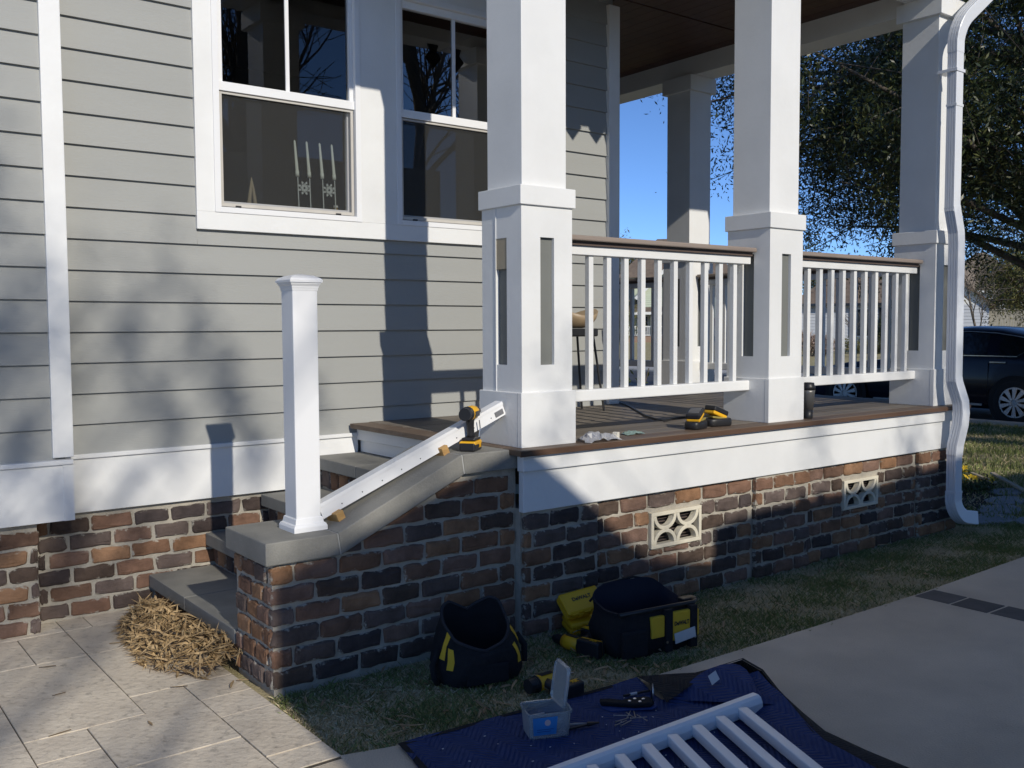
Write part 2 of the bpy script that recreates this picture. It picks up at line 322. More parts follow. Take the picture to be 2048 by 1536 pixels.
for (a, b, y) in ((-1.2, 1.119, 4.912), (1.122, 2.745, 5.079)):
    box('skirt_board', WHITE, H, a, b, y, y+.05, .535, .806, .002)
    box('drip_cap', WHITE, H, a, b+.002, y-.014, y+.05, .806, .828, .003)
box('corner_board', WHITE, H, 1.075, 1.1215, 4.908, 4.912, .535, .806)
# eave above the frame
box('eave', WHITE, H, -2.5, 2.56, 4.55, 6.5, 4.36, 4.5)
MB().prism([(4.50, 4.5), (12, 8.5), (12, 8.7), (4.48, 4.62)], lambda u, v, t: (t, u, v), -2.6, 2.56).obj('roof', mat('roof_shingle', (.10, .085, .07), rough=.9), H)
fnd = box('foundation', MORTAR, H, .9, 2.6, 5.112, 5.3, -.1, .535)
fnd2 = box('foundation', MORTAR, H, -1.2, .963, 4.962, 5.3, -.1, .535)
bricks(fnd, PY(5.10), .985, 2.2, .006, .535, 3, phase=.05)
bricks(fnd2, PY(4.95), -.6, .975, -.006, .535, 4, phase=.09)
# windows
GL = glass_mat('window_pane', (.82, .85, .84), refl=1.1)
for (a, b) in ((1.906, 2.789), (3.032, 3.915)):
    W = MB()
    z0, z1 = 2.071, 3.456; y0, y1 = 5.068, 5.17; t = .034
    W.box(a, a+t, y0, y1, z0, z1); W.box(b-t, b, y0, y1, z0, z1); W.box(a+t, b-t, y0, y1, z0, z0+t-.004); W.box(a+t, b-t, y0, y1, z1-t, z1)
    W = W.obj('window', VINYL, H, bev=.002)
    s = MB(); s.box(a+t, a+.065, 5.098, 5.135, 2.770, z1-t); s.box(b-.058, b-t, 5.098, 5.135, 2.770, z1-t); s.box(a+.065, b-.058, 5.098, 5.135, 3.378, z1-t); s.box(a+t-.012, b-t+.012, 5.086, 5.14, 2.722, 2.770)
    s.obj('upper_sash', VINYL, W, bev=.0015)
    s = MB(); s.box(a+t, a+.062, 5.128, 5.16, 2.10, 2.722); s.box(b-.062, b-t, 5.128, 5.16, 2.10, 2.722); s.box(a+.062, b-.062, 5.128, 5.16, 2.10, 2.14)
    s.obj('lower_sash', VINYL, W, bev=.0015)
    s = MB(); f0, f1 = a+t+.006, b-t-.006
    s.box(f0, f0+.016, 5.092, 5.103, 2.108, 2.716); s.box(f1-.016, f1, 5.092, 5.103, 2.108, 2.716); s.box(f0+.016, f1-.016, 5.092, 5.103, 2.108, 2.126); s.box(f0+.016, f1-.016, 5.092, 5.103, 2.706, 2.716)
    s.obj('screen_frame', mat('screen_frame_almond', (.55, .52, .47), rough=.5), W)
    MB().add([(f0, 5.105, 2.11), (f1, 5.105, 2.11), (f1, 5.105, 2.715), (f0, 5.105, 2.715)], [(0, 1, 2, 3)]).obj('insect_screen', SCREEN, W)
    for (y, p, q) in ((5.118, 2.77, 3.38), (5.144, 2.13, 2.73)):
        MB().add([(a+.05, y, p), (b-.05, y, p), (b-.05, y, q), (a+.05, y, q)], [(0, 1, 2, 3)]).obj('pane', GL, W)
    m_ = (a+.065+b-.058)/2; box('muntin', VINYL, W, m_-.011, m_+.011, 5.108, 5.116, 2.770, 3.378)
    for q in (a+.12, b-.16): box('latch_tab', BLACKP, W, q, q+.03, 5.084, 5.094, 2.104, 2.114)
for (p, q, r_, s_) in ((WX0, 1.906, 2.071, 3.456), (2.789, 3.032, 2.071, 3.456), (3.915, WX1, 2.071, 3.456), (WX0, WX1, 1.977, 2.071), (WX0, WX1, 3.456, 3.57)):
    box('window_casing', WHITE, H, p, q, 5.073, 5.12, r_, s_, .002)
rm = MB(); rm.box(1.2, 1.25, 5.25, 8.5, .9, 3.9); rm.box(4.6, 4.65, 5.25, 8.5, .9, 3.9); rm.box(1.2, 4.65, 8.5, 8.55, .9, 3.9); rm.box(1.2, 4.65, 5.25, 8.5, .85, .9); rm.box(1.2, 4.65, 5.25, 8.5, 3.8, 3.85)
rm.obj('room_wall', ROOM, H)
box('window_stool', WHITE, H, 1.85, 3.97, 5.172, 5.30, 2.075, 2.099)
# candles in the window
ch = thing('candle_holder', 'silver candle holder with snowflakes standing inside the left window', 'candle holder', (2.56, 5.225, 2.099))
SIL = mat('frosted_silver', (.62, .66, .66), rough=.5, scale=40)
MB().box(-.17, .17, -.015, .015, 0, .010).obj('base', SIL, ch)
CX = (-.098, -.023, .06, .138)
for i, x in enumerate(CX):
    MB().tube([(x, 0, .008), (x-.006, 0, .228)], .0036, 6).obj('rod', SIL, ch)
def flake(r, th=.004):
    m = MB()
    for k in range(8):
        a = pi/8+k*pi/4; d = Vector((cos(a), 0, sin(a))); s_ = Vector((-sin(a), 0, cos(a)))
        for (p, q) in ((.12, .55), (.5, 1.)):
            m.add([d*r*p, d*r*(p+q)/2+s_*r*.17, d*r*q, d*r*(p+q)/2-s_*r*.17]+[x+Vector((0, th, 0)) for x in (d*r*p, d*r*(p+q)/2+s_*r*.17, d*r*q, d*r*(p+q)/2-s_*r*.17)], [(0, 1, 2, 3), (7, 6, 5, 4), (0, 4, 5, 1), (1, 5, 6, 2), (2, 6, 7, 3), (3, 7, 4, 0)])
        a2 = a+pi/8; d2 = Vector((cos(a2), 0, sin(a2))); m.bar(d2*r*.2, d2*r*.62, th, r*.1, (0, 1, 0))
    return m
for x in (-.063, .096): flake(.042).obj('snowflake', SIL, ch, loc=(x, -.002, .165))
for x in (-.115, .02): flake(.03).obj('snowflake', SIL, ch, loc=(x, -.012, .022))
WAX = mat('candle_wax', (.78, .82, .77), (.73, .78, .72), rough=.45)
for i, x in enumerate(CX):
    c = thing('candle', ['pale taper candle nearest the wooden figurine in the window', 'pale taper candle second from the wooden figurine in the window', 'pale taper candle second from the amber jar in the window', 'pale taper candle nearest the amber jar in the window'][i], 'candle', (2.56+x-.008, 5.225, 2.327), 0, 'candles in the window')
    MB().tube([(0, 0, 0), (-.001, 0, .03), (-.001, 0, .031), (-.014, 0, .20), (-.0155, 0, .207)], [.0115, .0115, .0095, .0062, .002], 12).obj('wax', WAX, c, smooth=True)
    MB().tube([(-.0155, 0, .205), (-.017, 0, .217), (-.023, 0, .225)], .0012, 5).obj('wick', BLACKP, c)
g = thing('carved_figurine', 'small pointed wooden figurine inside the left window', 'figurine', (2.178, 5.23, 2.099))
WOODF = mat('pale_carved_wood', (.38, .31, .21), rough=.7)
MB().tube([(-.024, 0, 0), (-.018, 0, .05), (-.004, 0, .15), (0, 0, .20)], [.011, .013, .008, .002], 8).obj('arm', WOODF, g, smooth=True)
MB().tube([(.024, 0, 0), (.02, 0, .05), (.008, 0, .14), (0, 0, .195)], [.013, .011, .008, .002], 8).obj('arm', WOODF, g, smooth=True)
MB().lathe([(.032, 0), (.032, .008), (.02, .012)], 14).obj('foot', WOODF, g)
j = thing('amber_jar', 'small amber glass jar beside the candle holder in window', 'jar', (2.705, 5.24, 2.099))
MB().lathe([(.017, 0), (.019, .004), (.019, .045), (.012, .055), (.012, .07)], 14).obj('glass', mat('amber', (.35, .22, .04), rough=.15), j, smooth=True)
MB().lathe([(.014, .068), (.014, .08)], 14).obj('lid', WHITE, j)
# ================================================================== STEPS
ST = thing('porch_steps', 'four grey cast-stone treads on brick risers climbing to porch deck', 'steps', (0, 0, 0))
TZ = (.166, .345, .526, .712); TX = (1.516, 1.82, 2.13, 2.44)
for i in range(4):
    xe = TX[i+1]+.045 if i < 3 else 2.76
    for (a, b) in ((3.925, 4.548), (4.553, 5.094 if i < 2 else 5.076)):
        MB().box(TX[i], xe, a, b, TZ[i]-.066, TZ[i]).obj('tread', CAST, ST, bev=.004)
    box('tread_joint', MORTAR, ST, TX[i]+.004, xe-.004, 4.545, 4.556, TZ[i]-.062, TZ[i]-.003)
    zb = (TZ[i-1]+.001 if i else -.05)
    ris = box('riser', MORTAR, ST, TX[i]+.05, xe+.25, 3.925, 5.09, zb if i == 0 else TZ[i-1]-.07, TZ[i]-.067)
    bricks(ris, NX(TX[i]+.035), 3.93, 5.09, (0 if i == 0 else TZ[i-1]+.004), TZ[i]-.066, 20+i, L=.11, course=.118)
# ================================================================== CHEEK WALL
CW = thing('stair_wall', 'sloping brick stair wall capped with grey cast stone', 'wall', (0, 0, 0))
B1, B2 = (1.802, .612), (2.420, .884)
def ctop(x):
    if x < B1[0]+.018: return .612-.093
    if x < B2[0]+.012: return .522+(x-B1[0]-.018)/(B2[0]-B1[0]-.006)*(.792-.522)
    return .792
prof = [(1.528, -.1), (2.745, -.1), (2.745, .795), (2.432, .795), (1.82, .521), (1.528, .521)]
core = MB().prism(prof, lambda u, v, t: (u, t, v), 3.549, 3.913).obj('core', MORTAR, CW)
ctop2 = lambda u: ctop(u)-.009
bricks(core, PY(3.537), 1.514, 2.744, .006, .90, 31, top=ctop2, phase=.0)
bricks(core, NX(1.516), 3.541, 3.915, .006, .521, 32, L=.125, phase=.03)
def capstone(poly): MB().prism(poly, lambda u, v, t: (u, t, v), 3.514, 3.936).obj('cap_stone', CAST, CW, bev=.005)
dz = .092
capstone([(1.49, .520), (1.812, .520), (1.799, .612), (1.49, .612)])
capstone([(1.8185, .5205), (2.430, .7915), (2.4165, .8825), (1.8055, .6135)])
capstone([(2.4365, .792), (2.76, .792), (2.76, .8565), (2.686, .8565), (2.686, .8835), (2.4235, .8835)])
cj = MB().prism([(1.813, .523), (1.8185, .523), (1.805, .610), (1.8, .610)], lambda u, v, t: (u, t, v), 3.518, 3.932); cj.prism([(2.4305, .795), (2.4365, .795), (2.4235, .881), (2.417, .881)], lambda u, v, t: (u, t, v), 3.518, 3.932)
cj.obj('cap_joint', mat('pale_joint', (.40, .40, .38), rough=.9), CW)
# ================================================================== PORCH
PO = thing('porch', 'raised porch with brown deck, white fascia boards and brick base', 'porch', (0, 0, 0))
V1, V2 = (3.594, 3.99, .285, .476), (5.32, 5.71, .283, .470)
bb = MB()
for (a, b) in ((2.742, V1[0]), (V1[1], V2[0]), (V2[1], 6.68)): bb.box(a, b, 3.512, 3.72, -.1, .60)
for v_ in (V1, V2): bb.box(v_[0], v_[1], 3.512, 3.72, -.1, v_[2]); bb.box(v_[0], v_[1], 3.512, 3.72, v_[3], .60); bb.box(v_[0], v_[1], 3.60, 3.72, v_[2], v_[3])
base = bb.obj('brick_base', MORTAR, PO)
for (a, b, y, sd, hs) in ((2.742, 3.223, 3.476, 40, ()), (3.223, 4.43, 3.5, 41, (V1,)), (4.432, 4.95, 3.476, 42, ()), (4.95, 6.18, 3.5, 43, (V2,)), (6.18, 6.69, 3.476, 44, ())):
    if y < 3.5: box('pier_mortar', MORTAR, base, a+.012, b-.012, y+.012, 3.52, -.1, .60)
    bricks(base, PY(y), a, b, -.012, .592, sd, holes=hs, phase=.04)
    if y < 3.5: bricks(base, NX(a), y+.002, 3.5, -.012, .592, sd+9, L=.2, phase=-.2)
sw = box('brick_base', MORTAR, PO, 6.66, 6.69, 3.72, 9.6, -.1, .60)
# cast vents
for (a, b, c, d) in (V1, V2):
    vt = MB(); y0, y1 = 3.492, 3.535; t = .02; a += .004; b -= .004
    vt.box(a, b, y0, y1, d-t, d); vt.box(a, b, y0, y1, c, c+t); vt.box(a, a+t, y0, y1, c+t, d-t); vt.box(b-t, b, y0, y1, c+t, d-t)
    iw = (b-a-2*t)/2; ih = (d-c-2*t)/2
    for k in range(2):
        cx = a+t+iw*(k+.5)
        for sgn, zc in ((-1, d-t), (1, c+t)):
            N = 12; rings = []
            for q in range(N+1):
                th = pi*q/N; ro, ri = 1.0, .76
                po = (cx+cos(th)*iw*.5*ro*1.0, zc+sgn*sin(th)*(ih+.003)); pi_ = (cx+cos(th)*iw*.5*ri, zc+sgn*sin(th)*(ih*.78))
                rings.append([(po[0], y0+.002, po[1]), (po[0], y1-.002, po[1]), (pi_[0], y1-.002, pi_[1]), (pi_[0], y0+.002, pi_[1])])
            vt.loft(rings, True, True, True)
    vo = vt.obj('foundation_vent', CREAM, PO, bev=.002)
    lv = MB()
    for q in range(9): z = c+t+q*(d-c-2*t)/9+.004; lv.bar((a+t, 3.555, z), (b-t, 3.555, z), .014, .004)
    lv.obj('louvre', mat('vent_louvre', (.13, .10, .09), rough=.6), vo)
    box('vent_back', BLACKP, vo, a+.003, b-.003, 3.566, 3.574, c+.003, d-.003)
# fascia
def fascia(x0, x1, y): 
    box('upper_fascia', WHITE, PO, x0, x1, y-.017, y+.03, .781, .857, .004)
    box('lower_fascia', WHITE, PO, x0+.012, x1-.012, y, y+.034, .588, .779, .003)
fascia(2.718, 6.722, 3.470)
box('upper_fascia', WHITE, PO, 6.692, 6.722, 3.502, 9.6, .781, .857); box('lower_fascia', WHITE, PO, 6.69, 6.71, 3.506, 9.6, .588, .779)
rs = MB().box(2.735, 2.755, 3.95, 5.074, .786, .853).obj('stair_fascia', WHITE, PO, bev=.003)
box('stair_riser', WHITE, PO, 2.76, 2.785, 3.95, 5.074, .714, .786)
# deck boards
DZ = .885
box('deck_frame', mat('joist', (.12, .09, .06)), PO, 2.80, 6.68, 3.6, 5.08, .70, .852); box('deck_frame', MATS['joist'], PO, 4.9, 6.68, 5.08, 9.6, .70, .852)
def dboard(m, x0, x1, y0, y1, z=0.):
    cx, cy = (x0+x1)/2, (y0+y1)/2; MB().box(x0-cx, x1-cx, y0-cy, y1-cy, DZ-.028, DZ+z).obj('deck_board', m, PO, bev=.003, loc=(cx, cy, 0))
DECKE = mat('deck_edge_board', (.17, .125, .09), (.12, .08, .055), rough=.55, scale=7, bump=.2, bscale=40, stretch=(.25, 3, 3))
dboard(DECKE, 2.688, 6.765, 3.434, 3.575)
box('deck_nosing', DECKB, PO, 2.686, 6.767, 3.428, 3.434, DZ-.029, DZ-.003)
dboard(DECKE, 2.688, 2.826, 3.581, 5.07)
y = 3.581
while y < 9.4:
    x0 = 2.832 if y+.07 < 5.06 else 4.885
    dboard(DECK, x0, 6.765, y, y+.134, random.uniform(-.0008, .0008)); y += .140
# ceiling, beams, roof
box('ceiling', CEIL, PO, 2.6, 6.9, 3.5, 5.08, 3.80, 3.82)
for k in range(14): box('ceiling_plank', CEIL, PO, 4.9+k*.13, 5.026+k*.13, 5.1, 10, 3.79, 3.80)
for k in range(30): box('ceiling_plank', CEIL, PO, 2.84+k*.12, 2.956+k*.12, 3.8, 5.08, 3.79, 3.80)
BM = mat('beam_paint', (.70, .69, .66), rough=.5)
box('beam', WHITE, PO, 2.56, 6.72, 3.535, 3.775, 3.70, 4.0); box('beam', WHITE, PO, 6.44, 6.70, 3.776, 10, 3.63, 3.98); box('beam', WHITE, PO, 2.57, 2.80, 3.78, 5.06, 3.70, 4.0)
MB().prism([(3.18, 3.99), (10.4, 5.6), (10.4, 5.8), (3.15, 4.11)], lambda u, v, t: (t, u, v), 2.45, 7.1).obj('roof', MATS['roof_shingle'], PO)
box('eave_board', WHITE, PO, 2.45, 7.1, 3.2, 3.22, 3.86, 4.0)
for x in (4.27, 4.49):
    hg = tag(MB().prism([(-.05, 0), (.05, 0), (.03, -.05), (.075, -.10), (0, -.19), (-.075, -.10), (-.03, -.05)], lambda u, v, t: (u, t, v), -.008, .008).obj('hanging_ornament', BLACKP, None, loc=(x, 3.545+.12, 3.699)), 'dark spade-shaped ornament hanging under the front porch beam', 'ornament', 'ornaments under the porch beam')
# ================================================================== COLUMNS
def column(x, y, label, slot_left=True, tall=3.63, raw=False):
    c = thing('porch_column', label, 'column', (x, y, DZ), 0, 'white porch columns'); B = .336
    MB().box(0, B, 0, B, 0, .258).obj('plinth', WHITE, c, bev=.003)
    i = .013; z0, z1 = .258, 1.13; p0, p1 = i, B-i; t = .018; sx0, sx1 = B/2-.042, B/2+.042; q0, q1 = .385, .985
    m = MB()
    for (a, b, u, v) in ((p0, sx0, z0, z1), (sx1, p1, z0, z1), (sx0, sx1, z0, q0), (sx0, sx1, q1, z1)):
        m.box(a, b, p0, p0+t, u, v); m.box(a, b, p1-t, p1, u, v)
        a2, b2 = max(a, p0+t), min(b, p1-t)
        if b2 > a2: m.box(p0, p0+t, a2, b2, u, v); m.box(p1-t, p1, a2, b2, u, v)
    ped = m.obj('pedestal', WHITE, c)
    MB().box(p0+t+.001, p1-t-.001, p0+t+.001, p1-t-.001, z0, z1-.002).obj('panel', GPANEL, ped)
    MB().box(0, B, 0, B, z1, 1.22).obj('cap', WHITE, c, bev=.003)
    s = .033; MB().box(s, B-s, s, B-s, 1.22, tall-DZ).obj('shaft', WHITE, c, bev=.003)
    MB().box(0, B, 0, B, tall-DZ-.13, tall-DZ).obj('capital', WHITE, c, bev=.003)
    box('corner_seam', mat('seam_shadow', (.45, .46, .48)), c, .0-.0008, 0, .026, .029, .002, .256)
    if raw:
        MB().box(p0+.002, p0+t, sx0, sx1, q1-.145, q1+.0).obj('wood_block', BEIGEW, ped)
        MB().box(p0-.003, p0, sx1-.002, sx1+.004, z0, z1).obj('caulk_bead', WHITE, ped)
    return c
column(2.748, 3.503, 'white porch column beside stair wall with bare wood showing in its slot', raw=True, tall=3.70)
column(4.571, 3.503, 'white porch column between the two front railings', tall=3.70)
column(6.39, 3.503, 'white corner porch column behind the downspout', tall=3.70)
column(6.39, 5.757, 'shaded white porch column at the side of the porch seen past railing')
column(6.39, 8.1, 'shaded white porch column behind the house corner')
# ================================================================== RAILINGS
def railing(L, xs, label, loc, rz=0):
    r = thing('porch_railing', label, 'railing', loc, rz, 'white porch railings')
    MB().box(0, L, -.075, .075, .993, 1.019).obj('rail_cap', RAILCAP, r, bev=.006)
    MB().box(.004, L-.004, -.045, .045, .972, .993).obj('sub_rail', SUBCAP, r)
    MB().box(0, L, -.03, .03, .926, .972).obj('top_rail', WHITE, r, bev=.003)
    MB().box(0, L, -.03, .03, .185, .244).obj('bottom_rail', WHITE, r, bev=.006)
    me = MB().box(-.0155, .0155, -.0155, .0155, .244, .926).mesh('baluster', WHITE)
    for x in xs: link(bpy.data.objects.new('baluster', me), r, .002, (x, 0, 0))
    return r
yr = 3.672
railing(1.487, [.0795+.1253*k+.0+.16 for k in range(10)], 'white railing with brown cap between stair column and middle column', (3.084, yr, DZ))
railing(1.484, [.255+.1253*k-.0 for k in range(9)]+[.255+.1253*9], 'white railing with brown cap between middle column and downspout column', (4.907, yr, DZ))
railing(1.918, [.12+.14*k for k in range(13)], 'shaded railing along porch side, from corner column to second column', (6.558, 3.839, DZ), pi/2)
railing(2.007, [.12+.14*k for k in range(14)], 'shaded railing along porch side beyond the second column', (6.558, 6.093, DZ), pi/2)
# ================================================================== NEWEL POST
nw = thing('newel_post', 'white square newel post with pyramid cap on stair wall', 'post', (1.732, 3.690, .612))
MB().box(-.055, .055, -.055, .055, 0, 1.015).obj('sleeve', VINYL, nw, bev=.004)
sq = lambda r, z: [(r, -r, z), (r, r, z), (-r, r, z), (-r, -r, z)]
MB().loft([sq(.0745, 0), sq(.0745, .018), sq(.070, .028), sq(.0635, .032), sq(.060, .052), sq(.056, .056)], True, True, True).obj('base_trim', VINYL, nw)
MB().loft([sq(.056, .990), sq(.0575, 1.0), sq(.0585, 1.001), sq(.0595, 1.008), sq(.066, 1.018), sq(.066, 1.0225), sq(.0715, 1.0235), sq(.072, 1.033), sq(.066, 1.041), sq(.045, 1.052), sq(.012, 1.058)], True, True, True).obj('cap', VINYL, nw)
# ================================================================== stair rail lying on wooden blocks
RL = thing('stair_rail', 'white grooved stair rail resting on wood blocks along the sloped wall', 'rail', (0, 0, 0))
pA, pB = Vector((1.792, 3.668, .677)), Vector((2.742, 3.655, 1.062)); dd = (pB-pA).normalized(); sdv = Vector((0, 0, 1)).cross(dd).normalized(); uu = dd.cross(sdv)
LR = (pB-pA).length
def rp(s, a, u): return pA+dd*s+sdv*a+uu*u
secn = [(-.026, -.028), (.026, -.028), (.026, .022), (.031, .024), (.031, .040), (-.022, .040), (-.022, .030), (-.031, .030), (-.031, .022), (-.024, .018), (-.026, .010)]
MB().loft([[rp(s, -a, u) for a, u in secn] for s in (0, LR)], True, True, True).obj('channel', VINYL, RL)
for k in range(9): MB().tube([rp(.10+k*.105, -.0258, -.008), rp(.10+k*.105, -.0268, -.008)], .003, 8).obj('screw_hole', BLACKP, RL)
MB().obox(rp(LR-.035, -.028, -.005), (.05, .003, .026), Matrix((dd, sdv, uu)).transposed()).obj('bracket', GREYM, RL, bev=.001)
sec2 = [(-.012, -.03), (.0, -.03), (.012, -.03)]
slope = atan2(B2[1]-B1[1], B2[0]-B1[0])
for i, (x, lb) in enumerate(((1.862, 'small pine wedge block under lower end of stair rail, near newel'), (2.392, 'small pine wedge block under upper end of stair rail, near drill'))):
    zt = .612+(x-B1[0])*math.tan(slope); m3 = Euler((0, -slope, radians(8))).to_matrix()
    b = MB().obox((0, 0, .021), (.038, .086, .042), m3).obj('wood_block', PINE, None, bev=.002, loc=(x, 3.655, zt-.001))
    tag(b, lb, 'block')
# ================================================================== DOWNSPOUT
DS = thing('downspout', 'white ribbed downspout running down past the corner column', 'downspout', (0, 0, 0))
def spout(name, pts, wx=.088, wy=.068, ribs=True):
    """rectangular pipe along a path with three grooves on the left and front faces"""
    sec = [(-.5, .5), (-.5, .28), (-.42, .25), (-.5, .22), (-.5, .03), (-.42, 0), (-.5, -.03), (-.5, -.22), (-.42, -.25), (-.5, -.28), (-.5, -.46), (-.46, -.5), (.46, -.5), (.5, -.46), (.5, .5)]
    rings = []; P_ = [Vector(p) for p in pts]; ax, ay, pd = Vector((1, 0, 0)), Vector((0, 1, 0)), Vector((0, 0, -1))
    for i, p in enumerate(P_):
        d = (P_[min(i+1, len(P_)-1)]-P_[max(i-1, 0)]).normalized(); q = pd.rotation_difference(d); ax.rotate(q); ay.rotate(q); pd = d
        rings.append([p+ax*a*wx+ay*b*wy for a, b in sec])
    return MB().loft(rings, True, True, False).obj(name, mat('downspout_enamel', (.74, .76, .79), (.70, .72, .76), rough=.3, scale=4), DS)
XD, YD = 6.405, 3.405
spout('pipe', [(XD+.0, YD, 3.32), (XD, YD, 2.32), (XD-.0, YD, 2.22)])
spout('offset', [(XD, YD, 2.255), (XD+.005, YD-.002, 2.225), (XD+.042, YD-.010, 2.08), (XD+.046, YD-.012, 2.0), (XD+.05, YD-.012, 1.10), (XD+.05, YD-.013, 1.06)], .092, .072)
spout('offset', [(XD+.05, YD-.013, 1.085), (XD+.055, YD-.016, 1.05), (XD+.085, YD-.045, .92), (XD+.088, YD-.05, .84), (XD+.085, YD-.045, .76), (XD+.075, YD-.02, .62), (XD+.072, YD-.016, .55)], .094, .073)
spout('pipe', [(XD+.072, YD-.016, .58), (XD+.073, YD-.016, .30), (XD+.073, YD-.016, .24)], .088, .068)
el = [(XD+.073, YD-.016, .285)]+[(XD+.073+.15*(1-cos(t)), YD-.016-.02*t, .225-.13*sin(t)) for t in (0, .2, .4, .6, .8, 1.0, 1.12)]+[(XD+.073+.215, YD-.05, .085)]
spout('elbow', el, .094, .073)
up_ = [(XD, YD, 3.28)]+[(XD+.24*(1-cos(t)), YD-.03*t, 3.36+.24*sin(t)) for t in (0, .15, .3, .45, .6, .75, .88)]+[(XD+.40, YD-.06, 3.79)]
ue = [Vector(p) for p in reversed(up_)]
def spout_up(pts):
    pts = list(reversed(pts)); sec = [(-.5, .5), (-.5, .28), (-.42, .25), (-.5, .22), (-.5, .03), (-.42, 0), (-.5, -.03), (-.5, -.22), (-.42, -.25), (-.5, -.28), (-.5, -.46), (-.46, -.5), (.46, -.5), (.5, -.46), (.5, .5)]
    ax, ay, pd = Vector((1, 0, 0)), Vector((0, 1, 0)), Vector((0, 0, 1)); rings = []
    for i, p in enumerate(pts):
        d = (pts[min(i+1, len(pts)-1)]-pts[max(i-1, 0)]).normalized(); q = pd.rotation_difference(d); ax.rotate(q); ay.rotate(q); pd = d; k = 1.03+.012*(i % 2); rings.append([p+ax*a*.09*k+ay*b*.069*k for a, b in sec])
    MB().loft(rings, True, False, False).obj('elbow', MATS['downspout_enamel'], DS)
spout_up(ue)
for z, x in ((2.93, XD), (.29, XD+.073)): box('collar', MATS['downspout_enamel'], DS, x-.0475, x+.0475, YD-.016*(z < 1)-.037, YD-.016*(z < 1)+.037, z-.008, z+.008)
box('strap', MATS['downspout_enamel'], DS, XD-.055, XD+.055, YD-.04, YD+.10, 3.15, 3.17)
# ================================================================== ADDED UNSEEN BUILDING behind the camera: outline made to cast the low shadow
GA = thing('garage', 'unseen building added across the driveway to cast the low shadow', 'garage', (0, 0, 0))
yg = -3.0
def sh(x, z, y=3.5): t = (y-yg)/SD.y; return (x-SD.x*t, z-SD.z*t)          # where light reaching a point of the porch front passes the added building's front
pk = [sh(1.53, .47), sh(2.72, .90), sh(3.60, .235)]
lo = [sh(3.60, .235), sh(4.095, .150)]
hi = [sh(4.10, .345), sh(4.45, .38), sh(5.8, .42), sh(6.5, .47), sh(9.6, .5)]
gw = mat('garage_wall', (.62, .56, .47), rough=.9)  # paled so the added wall bounces more light
MB().prism([(pk[0][0], -.1)]+pk+lo+hi+[(hi[-1][0], -.1)], lambda u, v, t: (u, t, v), yg-.0, yg-.5).obj('shadow_profile', gw, GA)  # added blocker, its profile traced back from the shadow edge
for a, b in ((pk[0], pk[1]), (pk[1], pk[2]), (hi[0], hi[-1])):
    MB().prism([(a[0], a[1]-.03), (b[0], b[1]-.03), (b[0], b[1]-.12), (a[0], a[1]-.12)], lambda u, v, t: (u, t, v), yg-.5, yg-5).obj('roof', MATS['roof_shingle'], GA)
for xx in (4.86, 5.07):  # round bumps added for the two humps in the shadow
    q = sh(xx, .385); MB().lathe([(.05, -.03), (.075, .03), (.085, .07), (.06, .12), (.01, .14)], 12, (q[0], yg-.2, q[1])).obj('shadow_bump', gw, GA)
# ================================================================== TREES
def tree_skeleton(rng, base, height, spread, levels, trunk_r, lean=(0, 0), first=.3, kids=(7, 6, 5, 4), upb=.35, droop=0.):
    """list of (points, radii, level)"""
    out = []
    def grow(p, d, L, r, lv):
        n = 5 if lv else 8; pts = [p.copy()]; rad = [r]; q = p.copy(); dd = d.copy()
        for i in range(n):
            dd = (dd+Vector((rng.normal(0, .13), rng.normal(0, .13), rng.normal(0, .10)+(.04 if lv < 2 else -droop)))).normalized(); q = q+dd*(L/n); pts.append(q.copy()); rad.append(r*(1-(i+1)/n*(.72 if lv else .6)))
        out.append((pts, rad, lv))
        if lv >= levels: return
        for k in range(kids[min(lv, len(kids)-1)]):
            t = first+(1-first)*(k+rng.random())/kids[min(lv, len(kids)-1)] if lv == 0 else .2+.8*(k+rng.random())/kids[min(lv, len(kids)-1)]
            i = min(int(t*n), n-1); f = t*n-i; pp = pts[i].lerp(pts[i+1], f); ax = (pts[i+1]-pts[i]).normalized()
            az = rng.random()*2*pi; s_ = ax.orthogonal().normalized(); s_.rotate(Matrix.Rotation(az, 3, ax)); ang = rng.uniform(.55, 1.05)
            nd = (ax*cos(ang)+s_*sin(ang)+Vector((0, 0, upb if lv < 2 else .05))).normalized()
            grow(pp, nd, L*rng.uniform(.42, .62)*(spread if lv == 0 else 1), max(rad[i]*.55, .004), lv+1)
    grow(Vector(base), Vector((lean[0], lean[1], 1)).normalized(), height, trunk_r, 0); return out
def bare_tree(name, label, base, height, seed, levels=4, spread=1., tr=.22, kids=(9, 7, 5, 5), group=None, minr=.004, lean=(0, 0)):
    rng = np.random.default_rng(seed); sk = tree_skeleton(rng, (0, 0, 0), height, spread, levels, tr, kids=kids, lean=lean)
    t = thing(name, label, 'tree', base, 0, group); a, b = MB(), MB()
    for pts, rad, lv in sk: (a if lv == 0 else b).tube(pts, [max(r, minr) for r in rad], 7 if lv == 0 else (5 if lv < 3 else 3), False)
    a.obj('trunk', BARK, t, smooth=True); me = b.mesh('branches', BARK, True, False); link(bpy.data.objects.new('branches', me), t); return t
